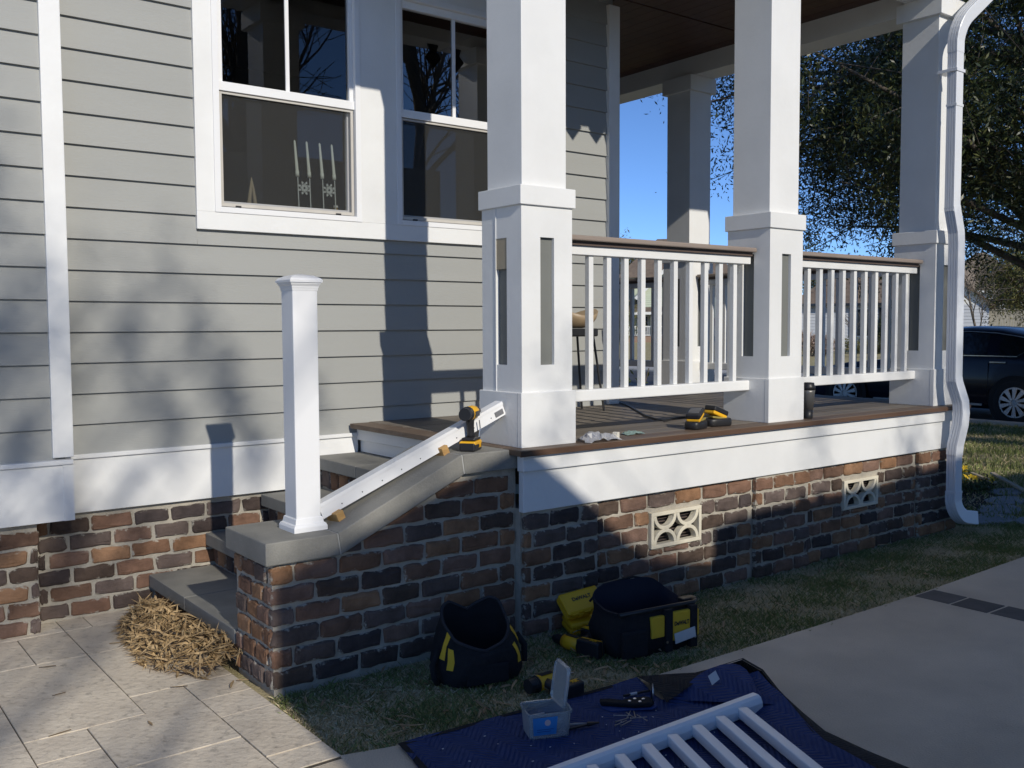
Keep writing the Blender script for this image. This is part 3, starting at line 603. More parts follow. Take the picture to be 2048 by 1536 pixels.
def leaf_cloud(centres, n, sig, lsize, rng, m, name, parent, droop=.2):
    c = np.array(centres); k = rng.integers(0, len(c), n); p = c[k]+rng.normal(0, 1, (n, 3))*sig
    d = rng.normal(0, 1, (n, 3)); d[:, 2] -= droop; d /= np.linalg.norm(d, axis=1)[:, None]
    s = np.cross(d, rng.normal(0, 1, (n, 3))); s /= np.linalg.norm(s, axis=1)[:, None]; L = lsize*rng.uniform(.6, 1.25, n)[:, None]
    nn = np.cross(d, s)
    v = np.stack([p, p+d*L*.5+s*L*.155+nn*L*.05, p+d*L, p+d*L*.5-s*L*.155+nn*L*.05], 1).reshape(-1, 3)
    me = bpy.data.meshes.new(name); me.vertices.add(4*n); me.vertices.foreach_set('co', v.astype(np.float32).ravel())
    me.loops.add(4*n); me.loops.foreach_set('vertex_index', np.arange(4*n, dtype=np.int32)); me.polygons.add(n); me.polygons.foreach_set('loop_start', np.arange(0, 4*n, 4, dtype=np.int32))
    me.update(); me.validate(); me.materials.append(m); o = bpy.data.objects.new(name, me); return link(o, parent)
bt = bare_tree('bare_tree', 'tall leafless tree beyond the driveway, outside the picture', (10.2, -13.5, GZ), 15., 5, 3, .6, .26, (15, 8, 6), 'bare trees beyond the driveway', .012)
for (x, y, a_, lb) in ((15.2, -15, 2.1, 'leafless tree to the right of the added building, outside the picture'), (12.6, -20, 4., 'leafless tree far behind the added building, outside the picture'), (20., -13, 1., 'leafless tree near the street, outside the picture')):
    c = copy_tree(bt); c.location = (x, y, GZ); c.rotation_euler[2] = a_; c['label'] = lb
def shade_tree(label, base, clumps, seed, nl=150, sig=.2, ls=.13):
    """tall thinly leaved tree: a few separate leaf clumps at the given spots"""
    rng = np.random.default_rng(seed); t = thing('thin_tree', label, 'tree', base, 0, 'thinly leaved trees behind the garage'); tr, br = MB(), MB(); top = max(c[2] for c in clumps)
    tr.tube([(0, 0, -.1), (.1, .05, top*.35), (-.05, .1, top*.7), (0, 0, top*.98)], [.24, .2, .13, .04], 8, False)
    for c in clumps:
        e = Vector(c); s0 = Vector((0, 0, max(3., e.z-abs(e.x)*.7-rng.uniform(.5, 2.)))); br.tube([s0, s0.lerp(e, .5)+Vector((0, 0, -.2)), e], [.02, .014, .006], 4, False)
    tr.obj('trunk', BARK, t, smooth=True); br.obj('branches', BARK, t, smooth=True); leaf_cloud(clumps, nl*len(clumps), sig, ls, rng, mat('thin_leaf', (.06, .08, .025), rough=.5), 'crown', t); return t
rq_ = np.random.default_rng(8); cl = []
while len(cl) < 150:
    x, z = rq_.uniform(-3.2, .75), rq_.uniform(5.9, 9.8)
    if z > 9.6-.42*max(0, x+1.2)+.15*sin(x*5) or (z < 7.6 and rq_.random() < .86): continue
    cl.append((x+2.4, rq_.uniform(-.8, .8), z))
shade_tree('tall thinly leaved tree left of the added building, outside the picture', (-4.4, -9, GZ), [(c[0]+2., c[1], c[2]) for c in cl], 3, 54, (.045, .045, .14), .08)
cl = [(rq_.uniform(-2., .3), rq_.uniform(-.8, .8), rq_.uniform(6.9, 8.9)) for _ in range(17)]+[(rq_.uniform(-4.6, -2.), rq_.uniform(-.5, .5), rq_.uniform(7.3, 8.5)) for _ in range(4)]
shade_tree('thinly leaved tree behind the added building, outside the picture', (5.6, -9.5, GZ), cl, 4, 90, (.10, .10, .20), .09)
OAKL = mat('oak_leaf', (.045, .062, .018), (.022, .032, .010), rough=.38, scale=1.2, spec=.5, detail=8)
OAKL2 = mat('oak_leaf_light', (.115, .12, .035), (.06, .07, .02), rough=.4, scale=1.5, spec=.5)
def leafy(name, label, base, seed, nleaf, crown_c, crown_r, height, lsize, group=None, low=-.3, m=None, m2=None):
    rng = np.random.default_rng(seed); t = thing(name, label, 'tree', base, 0, group)
    tr, br = MB(), MB(); cc = Vector(crown_c); tips = []
    tr.tube([(0, 0, -.1), (.05, .03, height*.3), (.02, .1, height*.6), (.05, 0, height*.85)], [.26, .2, .15, .06], 9, False)
    for k in range(64):
        u = rng.normal(0, 1, 3); u /= np.linalg.norm(u)
        if u[2] < low: u[2] = low*rng.random()
        f = rng.uniform(.72, 1.05); e = cc+Vector((u[0]*crown_r[0]*f, u[1]*crown_r[1]*f, u[2]*crown_r[2]*f)); s0 = Vector((.03, .05, rng.uniform(.3, .85)*height)); mid = s0.lerp(e, .5)+Vector(rng.normal(0, .25, 3))+Vector((0, 0, .3))
        br.tube([s0, s0.lerp(mid, .5), mid, mid.lerp(e, .55), e], [.06, .05, .035, .02, .006], 5, False)
        for q in range(9):
            a = mid.lerp(e, rng.uniform(.05, 1.0)); b = a+Vector(rng.normal(0, .55, 3)); br.tube([a, a.lerp(b, .5)+Vector(rng.normal(0, .08, 3)), b], [.012, .008, .003], 3, False)
            for w_ in range(3):
                c2 = a.lerp(b, rng.uniform(.4, 1.1)); e2 = c2+Vector(rng.normal(0, .25, 3)); br.tube([c2, e2], [.005, .002], 3, False); tips += [tuple(c2.lerp(e2, g)) for g in (.3, .7, 1.)]
    tr.obj('trunk', BARK, t, smooth=True); me = br.mesh('branches', BARK, True, False); link(bpy.data.objects.new('branches', me), t)
    vol = rng.normal(0, 1, (520, 3)); vol /= np.linalg.norm(vol, axis=1)[:, None]; vol *= rng.random(520)[:, None]**.4*.93; vol[:, 2] = np.maximum(vol[:, 2], low*.97)
    tips += [tuple(cc+Vector((a_*crown_r[0], b_*crown_r[1], c_*crown_r[2]))) for a_, b_, c_ in vol for _ in range(3)]
    leaf_cloud(tips, int(nleaf*.72), .15, lsize, rng, m or OAKL, 'crown', t); leaf_cloud(tips, int(nleaf*.28), .13, lsize, rng, m2 or OAKL2, 'crown', t); return t
tb = onz(2135, 860, GZ); tb = Vector((0, 0, CAMZ))+(tb-Vector((0, 0, CAMZ)))*1.0
p = at(2150, 600, 12.6); base = Vector((p.x, p.y, GZ))
OAK = leafy('evergreen_oak', 'dense dark evergreen oak beyond the downspout', base, 21, 290000, (0, .3, 5.1), (4.65, 4.4, 3.3), 6.2, .074, 'evergreen oaks in the yard', low=-.85)
ok2 = copy_tree(OAK); ok2.location = (15.5, -2.5, GZ); ok2.rotation_euler[2] = 2.; ok2['label'] = 'evergreen oak by the street, outside the picture, shading the parked car'
# ================================================================== BACKGROUND HOUSES
def frame_at(px, depth, turn=0.):
    """ground point in that direction at that distance, and a heading whose local -y looks back along the view"""
    q = at(px, 700, depth); a = atan2(q.x, q.y); return (q.x, q.y, GZ), -a+turn
def gable(mb, x0, x1, y0, y1, z0, h, ov=.3, th=.18):
    """roof slabs of a gable whose ridge runs along y"""
    xm = (x0+x1)/2
    for a, b in ((x0-ov, xm), (x1+ov, xm)):
        s_ = h/(xm-x0); za = z0-ov*s_
        mb.add([(a, y0-ov, za), (b, y0-ov, z0+h), (b, y1+ov, z0+h), (a, y1+ov, za), (a, y0-ov, za+th), (b, y0-ov, z0+h+th), (b, y1+ov, z0+h+th), (a, y1+ov, za+th)], [(0, 1, 2, 3), (7, 6, 5, 4), (0, 4, 5, 1), (1, 5, 6, 2), (2, 6, 7, 3), (3, 7, 4, 0)])
    return mb
def hip(x0, x1, y0, y1, z0, h, ov=.4):
    i = (y1-y0)/2
    return MB().add([(x0-ov, y0-ov, z0), (x1+ov, y0-ov, z0), (x1+ov, y1+ov, z0), (x0-ov, y1+ov, z0), (x0+i*.8, (y0+y1)/2, z0+h), (x1-i*.8, (y0+y1)/2, z0+h)], [(0, 1, 5, 4), (1, 2, 5), (2, 3, 4, 5), (3, 0, 4), (0, 3, 2, 1)])
PGREEN = mat('pale_green_siding', (.55, .60, .45), (.51, .56, .42), rough=.7, scale=3, stretch=(.2, .2, 6))
GREYS = mat('light_grey_siding', (.50, .52, .55), (.46, .48, .51), rough=.7, scale=3, stretch=(.2, .2, 6))
ROOFB = mat('brown_shingles', (.19, .145, .11), (.13, .10, .078), rough=.95, scale=3, bump=.3)
ROOFT = mat('tan_shingles', (.30, .24, .18), (.22, .175, .13), rough=.95, scale=3)
WIN = mat('dark_window', (.03, .035, .045), rough=.1, spec=.6)
TRIM = mat('house_trim', (.78, .78, .74), rough=.6)
def window(parent, x, y, z, w_, h_):
    o = MB().box(x, x+w_, y-.06, y, z, z+h_).obj('window', TRIM, parent); box('pane', WIN, o, x+.1, x+w_-.1, y-.075, y-.055, z+.1, z+h_-.1); return o
def lap(parent, x0, x1, y, z0, z1, m, step=.2):
    mb = MB(); z = z0
    while z < z1: mb.add([(x0, y-.03, z), (x1, y-.03, z), (x1, y, min(z+step, z1)), (x0, y, min(z+step, z1))], [(0, 1, 2, 3)]); z += step
    return mb.obj('siding', m, parent)
# two-storey pale green house 90 m away (ground line at its porch)
l, a = frame_at(1350, 90.)
h = thing('green_house', 'pale green two-storey house with porch seen through the railing', 'house', l, a)
box('wall', PGREEN, h, -5.2, 5.6, 1.5, 10, 0, 6.1); hip(-5.2, 5.6, 1.5, 10, 6.1, 4.0).obj('roof', ROOFB, h)
box('gable_wall', PGREEN, h, -3.2, 1.2, -.5, 1.5, 2.9, 4.4); lap(h, -3.2, 1.2, -.51, 2.9, 4.4, PGREEN)
MB().prism([(-3.2, 4.4), (1.2, 4.4), (-1.0, 6.6)], lambda u, v, t: (u, t, v), -.5, 1.5).obj('gable_wall', PGREEN, h)
gable(MB(), -3.2, 1.2, -.5, 1.5, 4.4, 2.2, .35).obj('gable_roof', ROOFB, h)
for sx in (-1, 1): MB().bar((-1.0+sx*2.65, -.9, 4.02), (-1.0, -.9, 6.62), .06, .3).obj('rake_board', TRIM, h)
box('porch_roof', ROOFB, h, -4.6, 1.0, -1.8, 1.5, 2.75, 2.95); MB().prism([(-1.9, 2.75), (1.5, 2.75), (1.5, 4.0)], lambda u, v, t: (t, u, v), -4.7, 1.0).obj('porch_roof', ROOFB, h); box('porch_fascia', TRIM, h, -4.75, 1.05, -1.95, -1.88, 2.55, 2.8)
box('porch_floor', mat('porch_brick', (.30, .2, .14)), h, -4.6, 1.0, -1.7, 1.5, 0, .55)
for x in (-4.4, -2.2, .7): box('porch_post', TRIM, h, x, x+.18, -1.7, -1.52, .55, 2.6)
pr = box('porch_rail', TRIM, h, -4.3, .8, -1.62, -1.54, 1.4, 1.5); box('rail', TRIM, pr, -4.3, .8, -1.62, -1.54, .62, .7)
for k in range(28): box('baluster', TRIM, pr, -4.2+k*.18, -4.14+k*.18, -1.6, -1.55, .7, 1.4)
window(h, -4.9, 1.5, 3.6, .9, 1.6); window(h, -3.6, 1.5, .9, 1.1, 1.6); window(h, -.9, 1.5, .8, 1.1, 1.7)
box('entry_door', WIN, h, -2.1, -1.2, 1.42, 1.5, .55, 2.5)
box('garage_wall', PGREEN, h, 2.3, 5.4, -1.6, 1.5, 0, 4.3); lap(h, 2.3, 5.4, -1.61, 2.4, 4.3, PGREEN); box('garage_door', mat('wooden_garage_door', (.28, .12, .045), rough=.6), h, 3.2, 5.0, -1.66, -1.6, 0, 2.2); hip(2.3, 5.4, -1.6, 1.8, 4.3, 1.2, .3).obj('garage_roof', ROOFB, h)
box('chimney', ROOFB, h, 2.4, 3.0, 6.5, 7.1, 9.3, 10.6)
for x in (.4, 1.4, 2.0): box('vent_pipe', BLACKP, h, x, x+.12, 4.3, 4.42, 9.0, 10.0)
# light grey one-storey house with brown roof 62 m away
l, a = frame_at(1740, 62.)
h = thing('grey_house', 'light grey single-storey house with broad brown roof across the street', 'house', l, a)
box('wall', GREYS, h, -4.6, 6.0, 0, 9, 0, 2.85); lap(h, -4.6, 6.0, -.01, 0, 2.85, GREYS); hip(-4.6, 6.0, 0, 9, 2.85, 3.2, .5).obj('roof', ROOFB, h); box('fascia', WIN, h, -5.15, 2.4, -.56, -.5, 2.72, 2.9)
box('gable_wall', GREYS, h, 2.3, 6.6, -2.5, 0, 0, 2.7); lap(h, 2.3, 6.6, -2.51, 0, 2.7, GREYS); MB().prism([(2.3, 2.7), (6.6, 2.7), (4.45, 4.5)], lambda u, v, t: (u, t, v), -2.5, 0).obj('gable_wall', TRIM, h); gable(MB(), 2.3, 6.6, -2.5, 4, 2.7, 1.8, .35).obj('gable_roof', ROOFB, h)
window(h, -.9, 0, .7, 1.3, 1.9); 
for x in (-1.3, .5): box('shutter', BLACKP, h, x, x+.28, -.08, -.02, .7, 2.6)
# tan-roofed house behind the trees
l, a = frame_at(1945, 84.)
h = thing('tan_roof_house', 'house with a broad tan shingle roof behind the bare shrubs', 'house', l, a)
box('wall', GREYS, h, -3.5, 4.5, 0, 9, 0, 4.4); hip(-3.5, 4.5, 0, 9, 4.4, 3.6, .5).obj('roof', ROOFT, h); box('fascia', TRIM, h, -4, 5, -.56, -.5, 4.25, 4.45)
for x in (-2.6, -.8, 1., 2.6): window(h, x, 0, 2.0, 1.1, 1.8)
# fences
l, a = frame_at(2030, 58.)
f = thing('board_fence', 'tall weathered grey board fence behind the black picket fence', 'fence', l, a)
WF = mat('weathered_boards', (.36, .33, .27), (.27, .25, .2), rough=.9, rnd=.12)
me = MB().box(-.068, .068, -.012, .012, 0, 2.35).mesh('fence_board', WF)
for k in range(58): link(bpy.data.objects.new('fence_board', me), f, loc=(-1.9+k*.142, 0, 0))
box('fence_cap', WF, f, -2, 6.4, -.06, .06, 2.35, 2.42)
l, a = frame_at(2020, 50.)
f = thing('picket_fence', 'low black metal picket fence beyond the parked car', 'fence', l, a)
me = MB().tube([(0, 0, 0), (0, 0, 1.35), (0, 0, 1.42)], [.012, .012, .002], 5).mesh('picket', BLACKP)
for k in range(52): link(bpy.data.objects.new('picket', me), f, loc=(-3.2+k*.125, 0, 0))
for z in (.2, 1.2): box('fence_rail', BLACKP, f, -3.25, 3.3, -.02, .02, z, z+.04)
for x in (-3.25, -.9, 1.5): box('fence_post', BLACKP, f, x-.04, x+.04, -.04, .04, 0, 1.5)
# shrubs and far trees
SHR = mat('shrub_leaf', (.075, .10, .03), (.04, .055, .018), rough=.6, scale=2, spec=.2); SHR2 = mat('shrub_leaf_olive', (.17, .16, .06), (.10, .10, .035), rough=.6, scale=2, spec=.2)
PINKF = mat('pink_plume', (.42, .30, .27), (.30, .24, .17), rough=.8)
def shrub(name, label, cat, px, depth, r, hz, n, ls, m, seed, z0=0., group=None):
    l, a = frame_at(px, depth); t = thing(name, label, cat, l, a, group); rng = np.random.default_rng(seed)
    cs = []; st_ = MB()
    for k in range(26):
        e = Vector((rng.uniform(-1, 1)*r, rng.uniform(-1, 1)*r*.6, z0+hz*rng.uniform(.25, 1.))); st_.tube([(e.x*.15, e.y*.15, 0), (e.x*.5, e.y*.5, e.z*.6), tuple(e)], [.02, .014, .005], 4, False); cs += [tuple(e), (e.x*.7, e.y*.7, e.z*.75)]
    st_.obj('stems', BARK, t); leaf_cloud(cs, n, min(r, hz)*.16, ls, rng, m, 'foliage', t); return t
shrub('ornamental_grass', 'feathery pinkish ornamental grass clump before the grey house', 'grass clump', 1622, 46., .75, 1.1, 2600, .16, PINKF, 1)
shrub('ornamental_grass', 'second pinkish ornamental grass clump, before the grey house wall', 'grass clump', 1648, 47., .6, .9, 2000, .16, PINKF, 2)
shrub('shrub', 'low olive shrub bed in front of the grey house window', 'shrub', 1735, 50., 1.7, .8, 3600, .13, SHR2, 3)
shrub('shrub', 'dark bush at the grey house corner beside its gable', 'shrub', 1775, 52., .8, 1.7, 3000, .14, SHR, 4)
shrub('shrub', 'rounded shrub beside the green house porch', 'shrub', 1238, 78., 1.6, 3.6, 3000, .2, SHR2, 5)
shrub('shrub', 'leafy rose bush with dark leaves against the porch side railing', 'shrub', 1262, 11.2, .55, 1.0, 420, .075, SHR, 6)
shrub('shrub', 'small leafy bush by the porch side railing next to the rose bush', 'shrub', 1318, 11.6, .45, .75, 420, .07, SHR, 7)
l, a = frame_at(2075, 46.); t2 = leafy('yard_tree', 'olive green tree behind the board fence', l, 8, 26000, (0, 0, 4.2), (3.6, 3., 2.6), 5., .17, low=-.9, m=SHR2, m2=SHR)
t3 = bare_tree('bare_shrub_tree', 'twisted bare pale tree in front of the tan-roofed house', frame_at(1958, 40.)[0], 3.4, 15, 3, 1.2, .07, (6, 5, 5), None, .012)
t4 = bare_tree('bare_young_tree', 'thin bare pale tree by the grey house window', frame_at(1712, 50.)[0], 2.2, 16, 2, 1., .05, (5, 4), None, .014)
l, a = frame_at(1240, 110.); t5 = leafy('far_tree', 'far pale green tree rising beside the house corner', l, 9, 9000, (0, 0, 8.2), (3.0, 3., 3.6), 9., .3, low=-.9, m=SHR2, m2=SHR)
for i, (px, dp, s) in enumerate(((1150, 130., 1.), (1500, 135., 1.2), (1650, 120., 1.1), (1850, 125., 1.3), (2150, 110., 1.2))):
    c = copy_tree(t5); q, a = frame_at(px, dp); c.location = q; c.scale = (s, s, s*.8); c.rotation_euler[2] = i*1.3
    c['label'] = ['far tree behind the neighbouring green house', 'far tree between green house and grey house', 'far tree behind the grey house roof', 'far tree behind the grey house gable', 'far tree beyond the board fence'][i]
# ================================================================== CARS
NAVY = mat('navy_paint', (.008, .009, .020), (.006, .007, .017), rough=.25, spec=.4, coat=.25); SILV = mat('silver_paint', (.42, .40, .37), rough=.3, spec=.6, coat=.5)
TINT = mat('tinted_glass', (.012, .014, .018), rough=.06, spec=.7); RUB = mat('tyre_rubber', (.018, .018, .019), rough=.85); ALLOY = mat('alloy', (.55, .55, .56), rough=.4, metal=.25); CHROME = mat('chrome', (.6, .6, .6), rough=.15, metal=1.)
def car(label, loc, rz, paint, Lr=1.02, wb=2.88, Lf=.95, hw=.92, zr=1.485, belt=1.03):
    """body lofted nose to tail along +y; rear axle at y = 0; z = 0 at the tyres"""
    c = thing('parked_car', label, 'car', loc, rz)
    yr_, yf = -Lr, wb+Lf
    #   y, bottom, belt, top, half width low, half width top
    stn = [(yr_, .45, .80, .82, .70, .62), (yr_+.06, .36, .96, 1.00, .84, .66), (yr_+.25, .26, belt, 1.09, hw-.02, .60), (-.45, .24, belt, 1.24, hw, .62), (-.1, .23, belt, 1.36, hw, .64), (.35, .22, belt, zr-.03, hw, .66), (.8, .22, belt, zr, hw, .66), (1.1, .22, belt-.01, zr-.01, hw, .66), (1.4, .22, belt-.02, 1.39, hw, .66), (1.75, .22, belt-.04, 1.17, hw, .67), (2.0, .22, belt-.06, 1.00, hw, .72), (2.15, .22, belt-.08, .95, hw, .80), (2.9, .24, .85, .88, hw-.02, .80), (yf-.12, .28, .70, .74, hw-.12, .70), (yf, .40, .58, .62, hw-.35, .5)]
    rings = []
    for (y, b, m_, t, w1, w2) in stn:
        r = [(w1*.9, b), (w1*.985, b+.10), (w1, b+(m_-b)*.5), (w1*.985, m_-.10), (w1*.95, m_)]
        r += [(w1*.95+(w2-w1*.95)*.5+.012, m_+(t-m_)*.5), (w2+.03, m_+(t-m_)*.88), (w2-.05, t-.012), (w2*.5, t+.012)]
        rings.append([(x, y, z) for x, z in r]+[(-x, y, z) for x, z in reversed(r)])
    MB().loft(rings, True, True, True).obj('body', paint, c, smooth=True)
    def side(y, f):  # point on the glasshouse side, f from belt (0) to roof (1)
        for i in range(len(stn)-1):
            if stn[i][0] <= y <= stn[i+1][0]: k = (y-stn[i][0])/(stn[i+1][0]-stn[i][0]); s = [stn[i][q]+(stn[i+1][q]-stn[i][q])*k for q in range(6)]; break
        _, b, m_, t, w1, w2 = s
        x = w1*.95+(w2+.03-w1*.95)*f/.88; return x, m_+(t-m_)*f
    for sx in (-1, 1):
        for ys in ([-.12, .0, .15, .30], [.48, .7, 1.0, 1.12], [1.18, 1.4, 1.6, 1.86]):
            rr = []
            for i, y in enumerate(ys):
                lo, hi_ = (.06, .80)
                if ys[0] == -.12 and i == 0: lo, hi_ = .34, .42
                if ys[-1] == 1.86 and i == 3: lo, hi_ = .06, .16
                pts = []
                for f in (lo, (lo+hi_)/2, hi_): x, z = side(y, f); pts.append((sx*(x+.012), y, z))
                rr.append(pts)
            MB().loft(rr, False).obj('side_window', TINT, c, smooth=True)
        tr = [(sx*(side(y, .02)[0]+.016), y, side(y, .02)[1]+.0) for y in (0, .4, .8, 1.2, 1.6, 1.95)]; MB().tube(tr, .010, 5).obj('belt_trim', CHROME, c)
        MB().tube([(sx*(side(0, .02)[0]+.016), 0, side(0, .02)[1]), (sx*(side(-.16, .4)[0]+.012), -.16, side(-.16, .4)[1])], .016, 5).obj('quarter_trim', CHROME, c)
        tr = [(sx*(side(y, .84)[0]+.014), y, side(y, .84)[1]) for y in (-.12, .1, .4, .8, 1.1, 1.4)]; MB().tube(tr, .007, 5).obj('roof_trim', GREYM, c)
        for y in (.15, 1.2): MB().box(sx*hw-.02, sx*hw+.02, y-.0, y+.24, belt-.10, belt-.07).obj('door_handle', CHROME, c, bev=.006)
        box('sill_trim', GREYM, c, sx*(hw-.03), sx*(hw+.002), .5, 2.35, .27, .30)
        for y in (.42, 1.15, 2.05): box('door_gap', RUB, c, sx*(hw-.012), sx*(hw-.004)+sx*.004, y-.004, y+.004, .34, belt-.1)
        MB().obox((sx*(hw+.08), 1.72, belt+.05), (.2, .12, .14)).obj('mirror', paint, c, bev=.03)
    MB().loft([[(-.52, 1.42, 1.415), (.52, 1.42, 1.415)], [(-.62, 1.97, 1.045), (.62, 1.97, 1.045)]], False).obj('windscreen', TINT, c)
    for sx in (-1, 1): MB().obox((sx*.62, yf-.1, .64), (.35, .25, .12)).obj('headlight', mat('headlight_lens', (.5, .5, .52), rough=.1), c, bev=.03)
    R = .345
    for sx in (-1, 1):
        for y in (0, wb):
            wl = MB().lathe([(R*.66, -.1), (R*.9, -.115), (R, -.085), (R, .085), (R*.9, .115), (R*.66, .1)], 30, (sx*(hw-.085), y, R), 'x').obj('tyre', RUB, c, smooth=True)
            rm_ = MB(); xo = sx*(hw+.018)
            rm_.lathe([(R*.67, -.008), (R*.67, .008), (R*.61, .012), (R*.61, -.008)], 30, (xo, y, R), 'x')
            for k in range(10):
                t_ = k*pi/5+.2; tw = .10
                q = lambda rr, dt: (xo+sx*(.030 if rr < .2*R+.05 else .022), y+rr*cos(t_+dt), R+rr*sin(t_+dt))
                vs = [q(.05, -.3), q(.05, .3), q(R*.62, tw+.19), q(R*.62, tw-.13)]; rm_.add(vs+[(v[0]-sx*.02, v[1], v[2]) for v in vs], [(0, 1, 2, 3), (7, 6, 5, 4), (0, 4, 5, 1), (1, 5, 6, 2), (2, 6, 7, 3), (3, 7, 4, 0)])
            rm_.lathe([(.045, -.01), (.045, .012), (.02, .018)], 14, (xo+sx*.008, y, R), 'x'); rm_.obj('rim', ALLOY, wl)
            MB().lathe([(R*.6, -.004), (R*.6, .004)], 24, (xo-sx*.035, y, R), 'x').obj('wheel_well', RUB, wl)
            MB().lathe([(R*1.16, -.02), (R*1.16, .0)], 30, (sx*(hw-.005), y, R+.01), 'x').obj('wheel_arch', RUB, c)
    return c
car('dark navy car parked at the kerb in tree shade', (14.78+.92, 6.82, -.066), 0, NAVY)
q, a = frame_at(1440, 84.); car('small silver car parked by the wooden garage door', (q[0], q[1], GZ), a+1.45, SILV)
# ================================================================== POWER TOOLS
def drill(label, loc, rot, impact=False, group='yellow and black cordless drills'):
    d = thing('cordless_drill', label, 'drill', loc, 0, group); d.rotation_euler = rot
    bat = MB().box(-.066, .052, -.038, .038, 0, .040).obj('battery', BLACKP, d, bev=.008)
    MB().box(-.062, .048, -.0385, .0385, .026, .046).obj('battery_band', YEL, bat, bev=.006)
    MB().box(-.050, .050, -.034, .034, .046, .062).obj('battery_shoe', BLACKP, d, bev=.01)
    MB().loft([[(cx+a*.021*k, b*.018*k, z) for a, b in ((1, 0), (.7, .7), (0, 1), (-.7, .7), (-1, 0), (-.7, -.7), (0, -1), (.7, -.7))] for cx, z, k in ((0, .058, 1.25), (-.004, .075, 1.), (-.010, .11, 1.), (-.014, .135, 1.12), (-.014, .155, 1.3))], True, True, True).obj('grip', BLACKP, d, smooth=True)
    MB().box(.012, .026, -.008, .008, .112, .135).obj('trigger', YEL if impact else BLACKP, d, bev=.004)
    MB().loft([[(-.048, a*.030*.9, .172+b*.030*.9) for a, b in OCT], [(-.045, a*.032, .172+b*.032) for a, b in OCT], [(.02, a*.034, .172+b*.034) for a, b in OCT], [(.048, a*.030, .172+b*.030) for a, b in OCT]], True, True, True).obj('housing', YEL, d, smooth=True)
    rear = MB()
    for k in range(5): rear.lathe([(.028, -.004), (.034-.002*k, -.002), (.034-.002*k, .002), (.028, .004)], 16, (-.053-k*.0085, 0, .172), 'x')
    rear.lathe([(.029, -.096), (.029, -.045)], 16, (0, 0, .172), 'x'); rear.obj('motor_cap', BLACKP, d, smooth=False)
    MB().box(-.035, .03, -.0345, -.0325, .158, .182).obj('side_badge', BLACKP, d)
    MB().lathe([(.027, .046), (.027, .060), (.022, .064), (.022, .092), (.014, .112), (.008, .116)], 16, (0, 0, .172), 'x').obj('chuck', BLACKP, d, smooth=False)
    MB().tube([(.112, 0, .172), (.15, 0, .172)], .0033, 6).obj('bit', STEEL, d)
    MB().tube([(.03, -.030, .060), (.034, -.034, .10), (.028, -.032, .138)], .003, 5).obj('belt_clip', STEEL, d)
    mw = Matrix.Translation((.015, -.0392, .022)) @ Matrix.Rotation(pi/2, 4, 'X'); text('battery_mark', 'XR', .026, YEL, d, mw, bold=.0008)
    return d
OCT = [(cos(k*pi/6), sin(k*pi/6)) for k in range(12)]
drill('yellow and black cordless drill standing upright on the stair wall cap', (2.537, 3.612, .884), (0, 0, radians(38)))
drill('yellow and black drill lying on grass behind the clear plastic tub', (2.43, 2.765, .022), (radians(-90), 0, radians(2)))
drill('yellow drill lying on grass in front of the stacked yellow cases', (2.985, 3.245, .022), (radians(-90), 0, radians(97)), True)
drill('yellow drill lying on grass against the tool bag with logo', (2.80, 3.10, .026), (radians(-90), 0, radians(-75)))
# batteries on chargers, on the deck
def charger(label, loc, rz, tilt):
    c = thing('battery_charger', label, 'charger', loc, rz, 'chargers on the deck')
    sh_ = [(.085*a*abs(a)**-.4 if a else 0, .048*b*abs(b)**-.4 if b else 0) for a, b in [(cos(k*pi/12), sin(k*pi/12)) for k in range(24)]]
    MB().loft([[(x*k, y*k, z) for x, y in sh_] for k, z in ((.93, 0), (1, .008), (1, .032), (.95, .042), (.85, .045))], True, True, True).obj('base', BLACKP, c, smooth=True)
    MB().obox((0, 0, .047), (.12, .07, .012), Euler((0, tilt*.4, 0)).to_matrix()).obj('label_plate', mat('charger_label', (.30, .24, .06), rough=.6), c, bev=.004)
    m3 = Euler((0, tilt, .15)).to_matrix()
    MB().obox(Vector((-.012, 0, .066)), (.115, .076, .022), m3).obj('battery_band', YEL, c, bev=.007)
    bt_ = MB().obox(Vector((-.012, 0, .066))+m3 @ Vector((0, 0, .022)), (.122, .08, .03), m3).obj('battery', BLACKP, c, bev=.008)
    for k in range(4): MB().obox(Vector((-.012, 0, .066))+m3 @ Vector((-.03+k*.02, 0, .038)), (.008, .06, .004), m3).obj('battery_rib', GREYM, bt_)
    return c
charger('battery charger on deck with its battery tipped back, beside the other charger', (4.03, 3.575, DZ), radians(20), radians(-16))
charger('battery charger on deck with its battery tilted forward, close to middle column', (4.235, 3.60, DZ), radians(-10), radians(20))
# mug
m = thing('travel_mug', 'grey steel travel mug with black lid beside middle column', 'mug', (4.995, 3.538, DZ))
MB().lathe([(.029, 0), (.030, .003), (.031, .055)], 24).obj('base', BLACKP, m, smooth=True); MB().lathe([(.031, .055), (.041, .16), (.042, .175)], 24).obj('body', mat('brushed_grey', (.20, .195, .185), rough=.4, metal=.5), m, smooth=True)
MB().lathe([(.043, .175), (.044, .195), (.038, .205), (.036, .218), (.02, .220)], 24).obj('lid', BLACKP, m, smooth=True)
